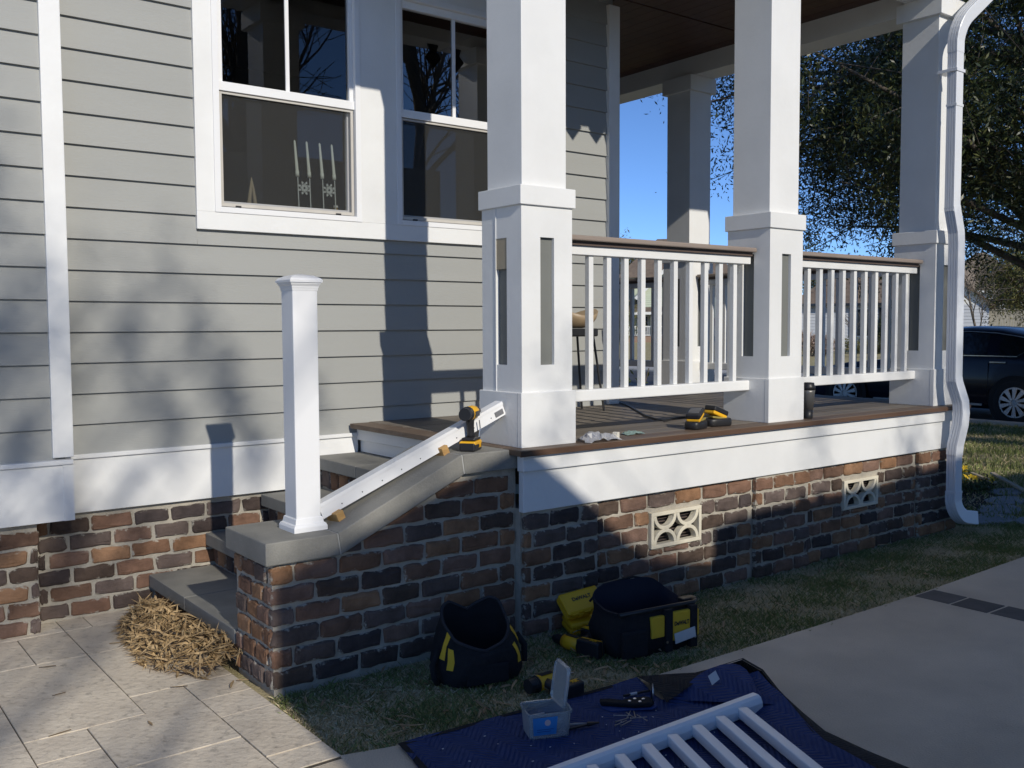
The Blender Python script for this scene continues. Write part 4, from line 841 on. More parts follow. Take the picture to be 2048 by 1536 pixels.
# crumpled plastic
CLEAR = glass_mat('clear_film', (.95, .95, .97), rough=.15, refl=1.6, alpha=(.75, .76, .80, .35))
def crumple(nx, ny, sx, sy, h, seed, fall=1.):
    r = np.random.default_rng(seed); mb = MB(); k = []
    for j in range(ny):
        for i in range(nx):
            u, v = i/(nx-1)*2-1, j/(ny-1)*2-1; e = max(0, 1-(u*u+v*v)*.55*fall); k.append((u*sx+r.normal(0, sx*.04), v*sy+r.normal(0, sy*.05), .002+e*h*r.uniform(.15, 1)))
    return mb.add(k, [(j*nx+i, j*nx+i+1, (j+1)*nx+i+1, (j+1)*nx+i) for j in range(ny-1) for i in range(nx-1)])
pb = thing('plastic_bag', 'crumpled clear plastic bag on the deck edge by stair column', 'plastic bag', (3.225, 3.50, DZ))
crumple(12, 8, .11, .06, .055, 3).obj('film', CLEAR, pb); MB().obox((.115, -.01, .02), (.022, .03, .034), Euler((0, 0, .3)).to_matrix()).obj('fitting', mat('ivory_plastic', (.72, .68, .58), rough=.5), pb, bev=.003); MB().obox((.085, -.005, .012), (.03, .022, .018)).obj('fitting', MATS['ivory_plastic'], pb, bev=.003)
tag(crumple(9, 6, .065, .035, .022, 5).obj('film_packet', glass_mat('green_film', (.7, .85, .8), rough=.2, alpha=(.30, .42, .38, .6)), None, loc=(3.56, 3.60, DZ)), 'small crumpled greenish film packet lying on the deck', 'packet')
# stool by the wall
so_ = thing('stool', 'tan shell stool with thin black legs beside the house wall', 'stool', (4.235, 4.83, DZ))
TAN = mat('tan_shell', (.36, .27, .17), (.28, .20, .12), rough=.45)
MB().loft([[(.17*k*cos(t), .15*k*sin(t), z+.05*(cos(t)**2)*(k > .9)) for t in [q*pi/10 for q in range(20)]] for k, z in ((.35, .555), (.7, .565), (.95, .60), (1., .635), (.97, .637), (.65, .58), (.3, .572))], True, True, True).obj('seat', TAN, so_, smooth=True)
MB().box(-.13, .13, -.10, .10, .50, .553).obj('seat_base', BLACKP, so_, bev=.01)
for x, y_ in ((-.1, -.08), (.1, -.08), (-.1, .08), (.1, .08)): MB().tube([(x, y_, .50), (x*1.7, y_*1.4, 0)], .008, 6).obj('leg', BLACKP, so_)
pts = [onz(px, py, .892) for px, py in ((1205, 806), (1232, 802), (1258, 812), (1272, 820), (1292, 832), (1312, 838), (1330, 842), (1352, 836), (1375, 834))]
tag(MB().tube(pts, .006, 6).obj('power_cord', BLACKP, None, smooth=True), 'thin black power cord lying across the deck boards', 'cord')
# ================================================================== TOOL BAGS
def ring(w_, d_, z, n=28, p=3., zf=None):
    o = []
    for k in range(n):
        t = 2*pi*k/n; c, s_ = cos(t), sin(t); x = w_*abs(c)**(2/p)*(1 if c >= 0 else -1); y = d_*abs(s_)**(2/p)*(1 if s_ >= 0 else -1); o.append((x, y, z+(zf(x, y) if zf else 0)))
    return o
from mathutils import noise as _ns
def sag(r, A, seed, k=9.):
    return [(x*(1+A*_ns.noise((x*k, y*k, z*k*1.3+seed))), y*(1+A*_ns.noise((x*k+5, y*k, z*k+seed))), z+.03*A*_ns.noise((x*k, y*k, seed))) for x, y, z in r]
bg = thing('tool_bag', 'open black tool bag with yellow side trim standing against stair wall', 'tool bag', (2.29, 3.235, GZ), radians(-14)); bg.scale = (.93, .93, .95)
rim = lambda x, y: .075*(y/.11)-.045*max(0, 1-abs(x)/.10)*(1 if y > 0 else .3)+.02*(abs(x)/.15)
prof_ = [(.165, .115, 0, 0), (.192, .135, .018, 0), (.202, .142, .05, 0), (.205, .145, .09, .05), (.200, .142, .13, .15), (.188, .135, .165, .3), (.176, .126, .195, .5), (.164, .118, .22, .75), (.155, .112, .245, 1.)]
N_ = 56
rg = [sag(ring(w_, d_, z, N_, 2.8, (lambda q: (lambda x, y: q*rim(x, y)))(q)), .16, 3) for w_, d_, z, q in prof_]
MB().loft(rg, True, True, False).obj('body', BLACKF, bg, smooth=True)
lin = [rg[-1], [(x*.95, y*.94, z+.003) for x, y, z in rg[-1]], sag(ring(.150, .108, .20, N_, 2.8, lambda x, y: .6*rim(x, y)), .2, 5), sag(ring(.150, .10, .12, N_), .2, 6), sag(ring(.14, .09, .05, N_), .2, 7)]
MB().loft(lin, True, False, True).obj('lining', mat('dark_lining', (.008, .008, .010), rough=.95), bg, smooth=True)
MB().tube([(x*.99, y*.99, z+.002) for x, y, z in rg[-1]+rg[-1][:1]], .0075, 6).obj('rim_binding', mat('worn_black', (.028, .028, .034), rough=.8), bg, smooth=True)
MB().box(-.10, .10, -.152, -.135, .02, .105).obj('front_pocket', BLACKF, bg, bev=.01)
def patch(rings, j0, j1, off=1.025): 
    mb = MB(); c = [[(x*off, y*off, z) for x, y, z in (r[j0:j1] if j0 >= 0 else r[j0:]+r[:j1])] for r in rings]; return mb.loft(c, False)
patch(rg[4:9], 30, 33, 1.02).obj('yellow_trim', YELF, bg, smooth=True); patch(rg[3:7], 33, 36, 1.02).obj('yellow_trim', YELF, bg, smooth=True); patch(rg[5:9], -3, 1, 1.02).obj('yellow_trim', YELF, bg, smooth=True); patch(rg[3:7], 48, 51, 1.02).obj('yellow_trim', YELF, bg, smooth=True)
MB().tube([(-.19, -.03, .16), (-.225, -.05, .10), (-.22, -.06, .05), (-.20, -.05, .02)], .014, 6).obj('handle', BLACKF, bg, smooth=True); MB().tube([(.19, -.02, .18), (.225, -.03, .13), (.215, -.05, .06)], .016, 6).obj('handle', BLACKF, bg, smooth=True)
b2 = thing('tool_bag', 'open black tool bag with yellow front pockets and printed logo', 'tool bag', (3.10, 3.07, GZ), radians(-8)); b2.scale = (.94, .94, .94)
rim2 = lambda x, y: (.085 if y > 0 else 0)*min(1, abs(y)/.08)*max(0, 1-(abs(x)/.24)**4)
N2 = 64
rg2 = [sag(ring(w_, d_, z, N2, 5., rim2 if k == 8 else None), .09, 11) for k, (w_, d_, z) in enumerate(((.20, .11, 0), (.225, .126, .015), (.236, .136, .05), (.242, .142, .09), (.242, .142, .13), (.238, .138, .165), (.233, .133, .195), (.231, .131, .212), (.232, .132, .225)))]
MB().loft(rg2, True, True, False).obj('body', BLACKF, b2, smooth=True)
MB().loft([rg2[-1], [(x*.96, y*.94, z+.003) for x, y, z in rg2[-1]], sag(ring(.215, .118, .16, N2, 6), .15, 12), sag(ring(.20, .11, .10, N2, 6), .2, 13), sag(ring(.19, .10, .06, N2, 6), .2, 14)], True, False, True).obj('lining', mat('navy_lining', (.012, .013, .024), rough=.9), b2, smooth=True)
MB().box(-.22, -.075, -.158, -.13, .02, .15).obj('side_pocket', BLACKF, b2, bev=.012)
MB().tube([(-.225, -.128, .228), (.215, -.128, .228), (.245, -.11, .23), (.26, .0, .215)], .011, 6).obj('rim_frame', BLACKP, b2, smooth=True); MB().obox((.235, -.06, .225), (.09, .05, .02)).obj('clasp', BLACKP, b2, bev=.006)
MB().tube([(-.215, .13, .23), (-.13, .135, .30), (.05, .137, .315), (.15, .135, .29), (.22, .12, .22)], .006, 6).obj('zipper_edge', BLACKF, b2)
for (x0, x1, z0, z1) in ((-.055, .022, .095, .198), (.068, .178, .065, .205), (.212, .232, .07, .2)):
    MB().box(x0, x1, -.154, -.130, z0, z1).obj('pocket', YELF, b2, bev=.006)
for x in (.045, .195): MB().box(x-.021, x+.021, -.160, -.130, .02, .224).obj('strap', BLACKF, b2, bev=.003)
mw = Matrix.Translation((.123, -.1548, .148)) @ Matrix.Rotation(pi/2, 4, 'X'); text('pocket_logo', 'DeWALT', .027, BLACKP, b2, mw, bold=.0012, xs=.82)
MB().obox((.137, -.163, .088), (.125, .004, .05), Euler((0, -.14, 0)).to_matrix()).obj('paper_tag', PAPER, b2)
for x in (.03, .2): MB().lathe([(.006, 0), (.006, .004), (.003, .006)], 8, (x, -.164, .07), 'y').obj('rivet', STEEL, b2)
# stacked yellow cases
def case(label, loc, rot, L=.21, D=.10, Hh=.06, txt=True):
    c = thing('bit_case', label, 'case', loc, 0, 'yellow hard cases'); c.rotation_euler = rot
    MB().box(-L/2, L/2, -D/2, D/2, 0, Hh*.52).obj('base', YEL, c, bev=.012); MB().box(-L/2, L/2, -D/2, D/2, Hh*.54, Hh).obj('lid', YEL, c, bev=.012)
    for x in (-.3, 0, .3): MB().box(x*L-.018, x*L+.018, -D/2-.004, -D/2+.01, .006, Hh-.006).obj('rib', YEL, c, bev=.003)
    for x in (-.16, .16): MB().box(x*L-.012, x*L+.012, -D/2-.008, -D/2, Hh*.3, Hh*.75).obj('latch', YEL, c, bev=.003)
    if txt: text('case_logo', 'DeWALT', .026, BLACKP, c, Matrix.Translation((.0, .012, Hh+.0003)), bold=.001)
    return c
case('yellow case lying on the grass under the other yellow cases', (3.045, 3.405, GZ+.025), (radians(14), radians(-4), radians(-14)), .19, .11, .06, False)
case('yellow case wedged between the lower case and the logo tool bag', (3.135, 3.36, GZ+.035), (radians(10), radians(14), radians(-38)), .17, .09, .055, False)
case('yellow case with black print leaning on top of the pile', (3.04, 3.43, GZ+.125), (radians(42), radians(-6), radians(-10)), .215, .12, .055)
# ================================================================== BLANKET and what lies on it
NB = mat('navy_quilt', (.032, .055, .165), (.023, .041, .128), rough=.9, scale=30); KB = mat('black_quilt', (.022, .022, .024), (.014, .014, .016), rough=.95, scale=30)
def quilt(m):
    t = m.node_tree; n = t.nodes; L = t.links; tc = n.new('ShaderNodeTexCoord'); mp = n.new('ShaderNodeMapping'); mp.inputs['Scale'].default_value = (1, 1, 1)
    sp = n.new('ShaderNodeSeparateXYZ'); L.new(tc.outputs['Object'], sp.inputs[0])
    pp = n.new('ShaderNodeMath'); pp.operation = 'PINGPONG'; pp.inputs[1].default_value = .07; L.new(sp.outputs[0], pp.inputs[0])
    ad = n.new('ShaderNodeMath'); ad.operation = 'ADD'; L.new(pp.outputs[0], ad.inputs[0]); L.new(sp.outputs[1], ad.inputs[1])
    mu = n.new('ShaderNodeMath'); mu.operation = 'MULTIPLY'; mu.inputs[1].default_value = 260; L.new(ad.outputs[0], mu.inputs[0]); sn = n.new('ShaderNodeMath'); sn.operation = 'SINE'; L.new(mu.outputs[0], sn.inputs[0])
    bp = n.new('ShaderNodeBump'); bp.inputs['Strength'].default_value = .8; bp.inputs['Distance'].default_value = .004; L.new(sn.outputs[0], bp.inputs['Height']); L.new(bp.outputs[0], n['Principled BSDF'].inputs['Normal'])
quilt(NB); quilt(KB)
bl = thing('moving_blanket', 'navy quilted moving blanket with black underside folded back at the corner', 'blanket', (0, 0, 0))
Lft = [(1.664, 2.822, .006), (1.63, 2.65, .006), (1.585, 2.4, .006), (1.54, 2.1, .006), (1.48, 1.8, .006), (1.4, 1.4, .006)]
Rgt = [(2.752, 2.750, .010), (2.665, 2.525, .008), (3.045, 2.37, .082), (2.955, 2.19, .060), (2.80, 1.90, .030), (2.715, 1.4, .014)]
rngb = np.random.default_rng(4); rings = []
NN = 30
for k in range(26):
    f = k/25*5; i = min(int(f), 4); g_ = f-i; a = Vector(Lft[i]).lerp(Vector(Lft[i+1]), g_); b = Vector(Rgt[i]).lerp(Vector(Rgt[i+1]), g_)
    rings.append([(lambda u: (a.x+(b.x-a.x)*u, a.y+(b.y-a.y)*u+.0, .006+(b.z-.006)*max(0, (u-.86)/.14)**1.5+.0030*sin(u*21+k*.8)+.0028*sin(u*9-k*1.3)+.0045))(j/(NN-1)) for j in range(NN)])
MB().loft(rings, False).obj('quilt_top', NB, bl, smooth=True)
# raised wave beside the fold, carrying the white label
wv = []
for k in range(9):
    t = k/8; a = Vector((2.70, 2.50, .012)).lerp(Vector((2.90, 2.17, .05)), t); b = Vector((2.86+.13*sin(pi*min(1, t*1.05))+.06*t, 2.515-.02*t-.26*t*t, .012+.085*sin(pi*min(1, .25+t*.62)))); wv.append([tuple(a.lerp(b, q/5)+Vector((0, 0, .006*sin(q/5*pi)))) for q in range(6)])
MB().loft(wv, False).obj('quilt_wave', NB, bl, smooth=True)
fl = [[(2.752, 2.752, .02)]*4, [(2.70, 2.63, .040), (2.76, 2.645, .046), (2.81, 2.655, .044), (2.85, 2.665, .032)], [(2.655, 2.52, .040), (2.75, 2.545, .055), (2.85, 2.565, .060), (2.945, 2.575, .045)], [(2.640, 2.482, .022), (2.75, 2.488, .045), (2.87, 2.50, .062), (2.985, 2.52, .075)]]
MB().loft(fl, False).obj('folded_corner', KB, bl, smooth=True)
ou = [(2.98, 2.515, .075), (3.075, 2.475, .095), (3.055, 2.36, .085), (2.975, 2.225, .065), (2.915, 2.10, .045), (2.83, 1.97, .034), (2.76, 1.8, .022), (2.715, 1.4, .014)]
ou2 = [(3.00, 2.53, .045), (3.115, 2.485, .02), (3.10, 2.35, .006), (3.045, 2.22, .006), (2.985, 2.10, .006), (2.925, 1.98, .006), (2.90, 1.8, .006), (2.88, 1.4, .006)]
MB().loft([[a, tuple(Vector(a).lerp(Vector(b), .35)+Vector((0, 0, .008))), tuple(Vector(a).lerp(Vector(b), .7)+Vector((0, 0, .006))), b] for a, b in zip(ou, ou2)], False).obj('turned_edge', KB, bl, smooth=True)
MB().loft([[tuple(Vector(a)+Vector((-.004, -.0, .003))), tuple(Vector(a)+Vector((.012, .004, .004)))] for a in ou], False).obj('edge_binding', BLACKF, bl)
def strip(pts, w_, z): return MB().loft([[(p[0], p[1], z), (p[0]+w_[0], p[1]+w_[1], z)] for p in pts], False)
strip([(1.664, 2.822), (2.2, 2.79), (2.752, 2.752)], (0, -.022), .0125).obj('binding', BLACKF, bl); strip([(p[0], p[1]) for p in Lft], (.024, 0), .0126).obj('binding', BLACKF, bl)
MB().add([(2.80, 2.395, .078), (2.862, 2.41, .083), (2.872, 2.44, .107), (2.81, 2.425, .103)], [(0, 1, 2, 3)]).obj('care_label', PAPER, bl)
ck = MB(); rc = random.Random(9)
for k in range(70): ck.obox((rc.uniform(1.75, 2.8), rc.uniform(1.95, 2.72), .0155), (rc.uniform(.003, .008), rc.uniform(.002, .005), .0015), Euler((0, 0, rc.uniform(0, 3))).to_matrix())
ck = ck.obj('paint_chips', PAPER, bl); ck['kind'] = 'stuff'
# stair railing panel lying on the blanket
rpn = thing('railing_panel', 'white stair railing panel lying flat on the moving blanket', 'railing panel', (0, 0, .018))
RX0, RX1, RY = 1.30, 2.875, 2.245
MB().prism([(-.031, 0), (.031, 0), (.031, .024), (.022, .030), (.022, .050), (.014, .056), (-.010, .056), (-.022, .049), (-.031, .030)], lambda u, v, t: (t, RY+u, v), RX0, RX1).obj('top_rail', VINYL, rpn, bev=.0015)
dx, dy = -.40, -.917; mB = Matrix(((dx, -dy, 0), (dy, dx, 0), (0, 0, 1)))
me = MB().obox((.38, 0, .026), (.76, .038, .038)).mesh('baluster', VINYL)
for k in range(10):
    o = bpy.data.objects.new('baluster', me); link(o, rpn, .004, (2.752-.1238*k, RY-.034, 0)); o.rotation_euler = (0, 0, atan2(dy, dx))
MB().box(RX0-.3, RX1-.3, RY-.80, RY-.735, 0, .062).obj('bottom_rail', VINYL, rpn, bev=.004)
# clear tub
tub = thing('plastic_tub', 'clear plastic tub with blue label and open lid on the blanket', 'tub', (2.122, 2.572, .0135), radians(-23))
TUBM = glass_mat('frosted_plastic', (.86, .88, .90), rough=.18, refl=1.4, alpha=(.62, .66, .68, .30))
rq = lambda w_, d_, z: ring(w_, d_, z, 24, 7.)
MB().loft([rq(.070, .052, .0), rq(.073, .055, .004), rq(.080, .061, .088), rq(.084, .065, .089), rq(.084, .065, .095), rq(.078, .059, .094), rq(.071, .053, .006)], True, True, True).obj('shell', TUBM, tub)
ld = MB().loft([rq(.075, .062, 0.), rq(.077, .064, .004), rq(.070, .057, .012), rq(.066, .053, .006)], True, True, True).obj('lid', TUBM, tub); ld.location = (.062, .012, .168); ld.rotation_euler = (radians(6), radians(-82), 0)
MB().add([(-.062, -.0585, .018), (.02, -.0585, .018), (.024, -.0635, .082), (-.066, -.0635, .082)], [(0, 1, 2, 3)]).obj('label_print', mat('label_blue', (.045, .24, .58), rough=.45), tub)
lp = MB()
for k, w_ in ((0, .05), (1, .06)): lp.add([(-.05, -.0605-.0002, .030+.007*k), (-.05+w_, -.0605-.0002, .030+.007*k), (-.05+w_, -.0607, .032+.007*k), (-.05, -.0607, .032+.007*k)], [(0, 1, 2, 3)])
lp.obj('label_lines', mat('label_ink', (.02, .05, .2)), tub); MB().lathe([(.011, 0), (.011, .0006)], 12, (-.012, -.0633, .062), 'y').obj('label_picture', mat('label_pic', (.6, .45, .45)), tub)
MB().obox((-.03, .02, .035), (.06, .003, .06), Euler((.15, 0, .2)).to_matrix()).obj('paper_slip', PAPER, tub)
scr = MB(); rr = random.Random(2)
for k in range(70):
    a_, t_ = rr.uniform(0, 2*pi), rr.uniform(-.4, .4); p0 = Vector((rr.uniform(-.0, .055), rr.uniform(-.042, .042), rr.uniform(.012, .05))); scr.tube([p0, p0+Vector((cos(a_)*.022, sin(a_)*.014, t_*.02))], .0018, 4)
so2 = scr.obj('screws', STEEL, tub); so2['kind'] = 'stuff'
# hammer holster, pen, nails, pliers
hh = thing('hammer_holster', 'black hammer holster with steel loop and four rivets on blanket', 'holster', (2.525, 2.545, .013), radians(-25)); hh.scale = (1.2, 1.2, 1.1)
MB().prism([(-.10, .01), (-.08, -.025), (0, -.03), (.055, -.035), (.075, -.02), (.078, .02), (.06, .04), (0, .036), (-.06, .045), (-.10, .05)], lambda u, v, t: (u, v, t), 0, .006).obj('backing', mat('blue_webbing', (.02, .05, .18), rough=.8), hh, bev=.002)
MB().prism([(-.10, .018), (-.04, -.008), (0, -.024), (.05, -.028), (.068, -.012), (.070, .016), (.054, .034), (0, .03), (-.03, .022), (-.06, .04), (-.095, .047)], lambda u, v, t: (u, v, t), .006, .022).obj('leather', BLACKF, hh, bev=.005)
for x, y_ in ((.0, .006), (.022, .02), (.03, -.006), (.048, .012)): MB().lathe([(.0055, .0215), (.0055, .024), (.003, .025)], 10, (x-.01, y_-.004, 0)).obj('rivet', mat('bright_rivet', (.9, .9, .9), rough=.2, metal=.6), hh)
MB().tube([(.062, -.012, .018), (.064, -.010, .055), (.066, 0, .074), (.068, .012, .055), (.068, .014, .018)], .0028, 7).obj('loop', STEEL, hh, smooth=True)
pn = thing('marker_pen', 'slim black marker with white band beside the hammer holster', 'pen', (2.625, 2.625, .019), radians(-12))
MB().tube([(-.06, 0, 0), (-.03, 0, 0)], .0045, 8).obj('tip', BLACKP, pn); MB().tube([(-.03, 0, 0), (.0, 0, 0)], .006, 8).obj('band', PAPER, pn); MB().tube([(.0, 0, 0), (.06, 0, 0)], .005, 8).obj('barrel', BLACKP, pn)
rr = random.Random(5)
for k in range(9):
    a_ = rr.uniform(-.7, .7)+(.0 if k % 3 else 1.2); n_ = MB().tube([(-.032, 0, 0), (.03, 0, 0)], .0018, 6).tube([(-.034, 0, 0), (-.032, 0, 0)], .004, 6).obj('nail', GREYM, None, loc=(2.43+rr.uniform(-.05, .06), 2.475+rr.uniform(-.03, .03), .015+.0022*(k % 3))); n_.rotation_euler = (0, 0, a_); tag(n_, 'grey nail in the loose heap beside the hammer holster', 'nail', 'nails on the blanket')
pl = thing('pliers', 'small pliers lying on the blanket behind the clear tub', 'pliers', (2.245, 2.53, .018), radians(-20))
for s_ in (-1, 1): MB().tube([(-.06, s_*.016, .002), (-.02, s_*.014, .004), (.03, s_*.004, .004)], [.005, .005, .004], 7).obj('handle', mat('grip_grey', (.3, .3, .31), rough=.5) if s_ > 0 else BLACKP, pl, smooth=True)
MB().tube([(.03, 0, .004), (.075, 0, .004)], [.009, .003], 7).obj('jaw', BLACKP, pl)
# ================================================================== GRASS, LEAVES, BED
def blades(name, m, n, area, hmin, hmax, wid, seed, accept=None, lean=.6):
    r = np.random.default_rng(seed); x = r.uniform(area[0], area[1], n); y = r.uniform(area[2], area[3], n)
    if accept is not None: k = accept(x, y, r); x, y = x[k], y[k]
    n = len(x); h_ = r.uniform(hmin, hmax, n); a = r.uniform(0, 2*pi, n); l = r.uniform(.1, 1., n)*lean*h_; b = r.uniform(0, 2*pi, n); w_ = wid*r.uniform(.6, 1.3, n)
    z = np.full(n, GZ); dx_, dy_ = np.cos(a)*w_/2, np.sin(a)*w_/2
    v = np.stack([np.stack([x-dx_, y-dy_, z], 1), np.stack([x+dx_, y+dy_, z], 1), np.stack([x+np.cos(b)*l*.45+dx_*.8, y+np.sin(b)*l*.45+dy_*.8, z+h_*.65], 1), np.stack([x+np.cos(b)*l, y+np.sin(b)*l, z+h_], 1)], 1).reshape(-1, 3)
    me = bpy.data.meshes.new(name); me.vertices.add(4*n); me.vertices.foreach_set('co', v.astype(np.float32).ravel()); me.loops.add(4*n); me.loops.foreach_set('vertex_index', np.arange(4*n, dtype=np.int32)); me.polygons.add(n); me.polygons.foreach_set('loop_start', np.arange(0, 4*n, 4, dtype=np.int32)); me.update(); me.validate(); me.materials.append(m)
    o = bpy.data.objects.new(name, me); COL.objects.link(o); o['kind'] = 'stuff'; return o
ex = np.array([p[0] for p in edge]); ey = np.array([p[1] for p in edge])
def patchy(x, y): return np.sin(x*5.1+1.3*np.sin(y*7))*np.sin(y*6.3+x*2.2)+.5*np.sin(x*13+y*9)
inl = lambda x, y: (y > np.interp(x, ex, ey)+.008+.015*np.sin(x*37))
near = lambda lo, hi: (lambda x, y, r: inl(x, y) & ((x < 6.75) & (y < 3.53) | (x >= 6.75)) & (r.random(len(x)) < np.clip(.5+lo*patchy(x, y), .08, 1)) & (x > 1.49))
tag(blades('grass', GRASS, 62000, (1.49, 7.4, 2.7, 3.55), .010, .032, .0036, 1, near(.45, 0), 1.4), 'short patchy green grass along the porch wall', 'grass')
tag(blades('dry_grass', GRASSD, 110000, (1.49, 7.4, 2.7, 3.55), .004, .018, .0035, 2, near(-.4, 0), 2.4), 'short dry straw grass between the green patches', 'grass')
far = lambda x, y, r: inl(x, y) & (x < 14.1) & (x > 7.2)
tag(blades('grass', GRASS, 90000, (7.2, 14.1, 2.7, 10.5), .02, .06, .009, 3, lambda x, y, r: far(x, y, r) & (r.random(len(x)) < np.clip(.5+.35*patchy(x*.4, y*.4), .1, 1))), 'green lawn grass reaching to the kerb', 'grass')
tag(blades('dry_grass', GRASSD, 70000, (7.2, 14.1, 2.7, 10.5), .01, .04, .009, 4, lambda x, y, r: far(x, y, r) & (r.random(len(x)) < np.clip(.45-.35*patchy(x*.4, y*.4), .1, 1)), 1.5), 'dry straw grass in the lawn by the kerb', 'grass')
tag(blades('grass', GRASS, 40000, (6.9, 14., 10.5, 30), .03, .09, .02, 5), 'sunlit lawn grass behind the porch', 'grass')
def leaf_mesh(L, w_, curl, seed):
    r = random.Random(seed); pts = []; n = 5
    for i in range(n+1):
        t = i/n; ww = w_*(sin(pi*min(1, .12+t*.88))**.8); z = curl*sin(pi*t)*L*.25+.002; x = (t-.5)*L; y = .10*L*sin(t*3)*curl
        pts.append([(x, y-ww/2, z+.002), (x, y, z), (x, y+ww/2, z+.003)])
    return MB().loft(pts, False).mesh('dry_leaf', DRYL, True)
LM = [leaf_mesh(random.uniform(.05, .11), random.uniform(.008, .014), random.uniform(-.2, .35), k) for k in range(8)]
rr = random.Random(12); cnt = 0
while cnt < 78:
    x, y = (rr.uniform(1.52, 3.6), rr.uniform(2.78, 3.48)) if cnt < 58 else (rr.uniform(3.4, 6.5), rr.uniform(2.78, 3.45))
    if y < np.interp(x, ex, ey)+.02 or (abs(x-2.3) < .2 and y > 3.05) or (abs(x-3.05) < .27 and y > 2.95): continue
    o = bpy.data.objects.new('dry_leaf', LM[rr.randrange(8)]); COL.objects.link(o); o.location = (x, y, GZ+rr.uniform(.018, .034)); o.rotation_euler = (rr.uniform(-.25, .25), rr.uniform(-.2, .2), rr.uniform(0, 6.3)); tag(o, 'dry tan strap-shaped leaf fallen on the grass strip', 'leaf', 'dry leaves on the grass'); cnt += 1
for (px, py) in ((118, 1390), (120, 1468), (300, 1448), (465, 1370), (485, 1362), (358, 1375), (95, 1335), (233, 1287)):
    q = onz(px, py, .002); o = bpy.data.objects.new('dry_leaf', LM[rr.randrange(8)]); COL.objects.link(o); o.location = (q.x, q.y, .003); o.rotation_euler = (0, 0, rr.uniform(0, 6.3)); tag(o, 'single dry leaf lying on the travertine patio', 'leaf', 'dry leaves on the patio')
# the pile: heaped against the bottom step
lpv, lpf = [], []
r = np.random.default_rng(3)
def heap(x, y):
    t = (y-3.86)/1.12
    if t < 0 or t > 1: return -1
    c = 1.50-.07*sin(pi*t)-.03*t; wv_ = .24*sin(pi*min(1, max(0, .18+.74*t)))*(.85+.15*sin(9*t))+.02
    u = (c-x)/wv_
    return .15*(1-u**2)*sin(pi*min(1, .2+.7*t))**.6 if 0 <= u <= 1 or (-.2 < u < 0) else -1
mbp = MB(); k = 0
while k < 1500:
    x, y = r.uniform(1.10, 1.54), r.uniform(3.86, 4.98); hz = heap(x, y)
    if hz < 0 or x > 1.545: continue
    L_, w_ = r.uniform(.035, .13), r.uniform(.006, .016); a_ = r.uniform(0, 2*pi); el_ = r.normal(0, .38); z = max(.004, hz*r.uniform(.55, 1.02))
    d = Vector((cos(a_)*cos(el_), sin(a_)*cos(el_), sin(el_))); s_ = Vector((-sin(a_), cos(a_), r.normal(0, .5))).normalized(); p0 = Vector((x, y, z)); cv = r.uniform(-.02, .03)
    A, B, C = p0-d*L_/2, p0+Vector((0, 0, cv*.6)), p0+d*L_/2
    vs = [A, B-s_*w_/2, B+s_*w_/2, C]; vs = [Vector((min(v.x, 1.548), v.y, max(v.z, .003))) for v in vs]; mbp.add(vs, [(0, 1, 3, 2)]); k += 1
me = mbp.mesh('leaf_pile', mat('pile_leaf', (.56, .40, .21), (.20, .13, .065), rough=.7, scale=30, spec=.2, detail=3), False, False)
o = bpy.data.objects.new('leaf_pile', me); COL.objects.link(o); o['kind'] = 'stuff'; tag(o, 'heap of dry tan leaves against the bottom step', 'leaf pile')
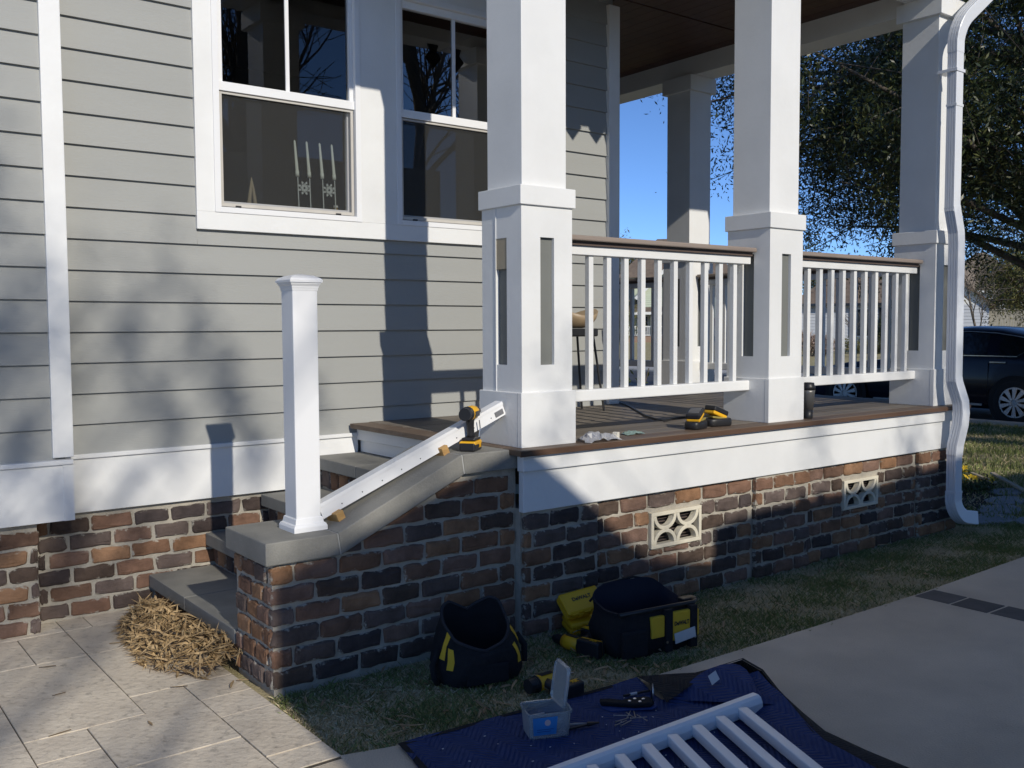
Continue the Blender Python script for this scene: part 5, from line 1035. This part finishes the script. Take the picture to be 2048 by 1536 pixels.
# planting bed by the downspout
bed = sheet('planting_bed', [(6.78, 3.55), (7.6, 3.62), (8.6, 4.0), (9.4, 4.6), (9.6, 5.0), (9.0, 5.3), (6.78, 5.2)], GZ+.012, mat('mulch', (.045, .032, .022), (.028, .02, .014), rough=1, scale=30, bump=.9, bscale=60))
STONE = mat('flagstone', (.30, .30, .295), (.21, .215, .22), rough=.85, scale=5, bump=.3)
rr = random.Random(4)
for i, (x, y, s_) in enumerate(((7.2, 3.50, .27), (7.62, 3.62, .25), (8.05, 3.78, .24), (8.5, 3.98, .22), (7.35, 3.28, .16))):
    n = 9; poly = [(cos(2*pi*k/n)*s_*rr.uniform(.75, 1.1), sin(2*pi*k/n)*s_*.62*rr.uniform(.75, 1.1)) for k in range(n)]
    tag(MB().prism(poly, lambda u, v, t: (u, v, t), -.03, .010).obj('flagstone', STONE, None, bev=.008, loc=(x, y, GZ+.012)), ['flat grey flagstone right under the downspout outlet', 'grey flagstone next to the one under the downspout', 'grey flagstone midway along the planting bed edge', 'last grey flagstone at the end of the bed edge', 'small flagstone set outside the bed edge in the grass'][i], 'flagstone', 'flagstones edging the bed')
FLW = mat('yellow_petal', (.62, .42, .02), rough=.6); PLF = mat('pansy_leaf', (.05, .08, .025), rough=.6)
for i, (x, y) in enumerate(((8.75, 4.62), (8.45, 4.42), (8.30, 4.12), (8.05, 4.22), (8.95, 4.75))):
    t = thing('flower_plant', 'low yellow flowering plant in the bed by the downspout', 'plant', (x, y, GZ+.012), rr.uniform(0, 6), 'yellow flowers in the bed'); rgn = np.random.default_rng(i+50)
    leaf_cloud([tuple(rgn.normal(0, .06, 2))+(.05,) for _ in range(14)], 160, .035, .05, rgn, PLF, 'foliage', t)
    for k in range(5):
        fx, fy, fz = rgn.normal(0, .07), rgn.normal(0, .07), rgn.uniform(.09, .14); fm = MB()
        for q in range(5): a_ = q*2*pi/5; fm.add([(0, 0, 0), (.022*cos(a_-.55), .022*sin(a_-.55), .006), (.034*cos(a_), .034*sin(a_), .004), (.022*cos(a_+.55), .022*sin(a_+.55), .006)], [(0, 1, 2, 3)])
        fo = fm.obj('flower', FLW, t, loc=(fx, fy, fz)); fo.rotation_euler = (.7+rgn.normal(0, .3), rgn.normal(0, .3), rgn.uniform(0, 6)); MB().tube([(fx, fy, 0), (fx, fy, fz)], .003, 4).obj('stalk', PLF, t)
for a_, b_, lb in (((9.3, 4.49, .02), (8.5, 3.82, .02), 'long pale wooden stake lying along the bed edge'), ((9.15, 4.62, .02), (8.75, 4.2, .02), 'short pale wooden stake lying beside the long one')):
    tag(MB().bar(a_, b_, .04, .02).obj('wood_stake', BEIGEW, None, bev=.003), lb, 'stake')
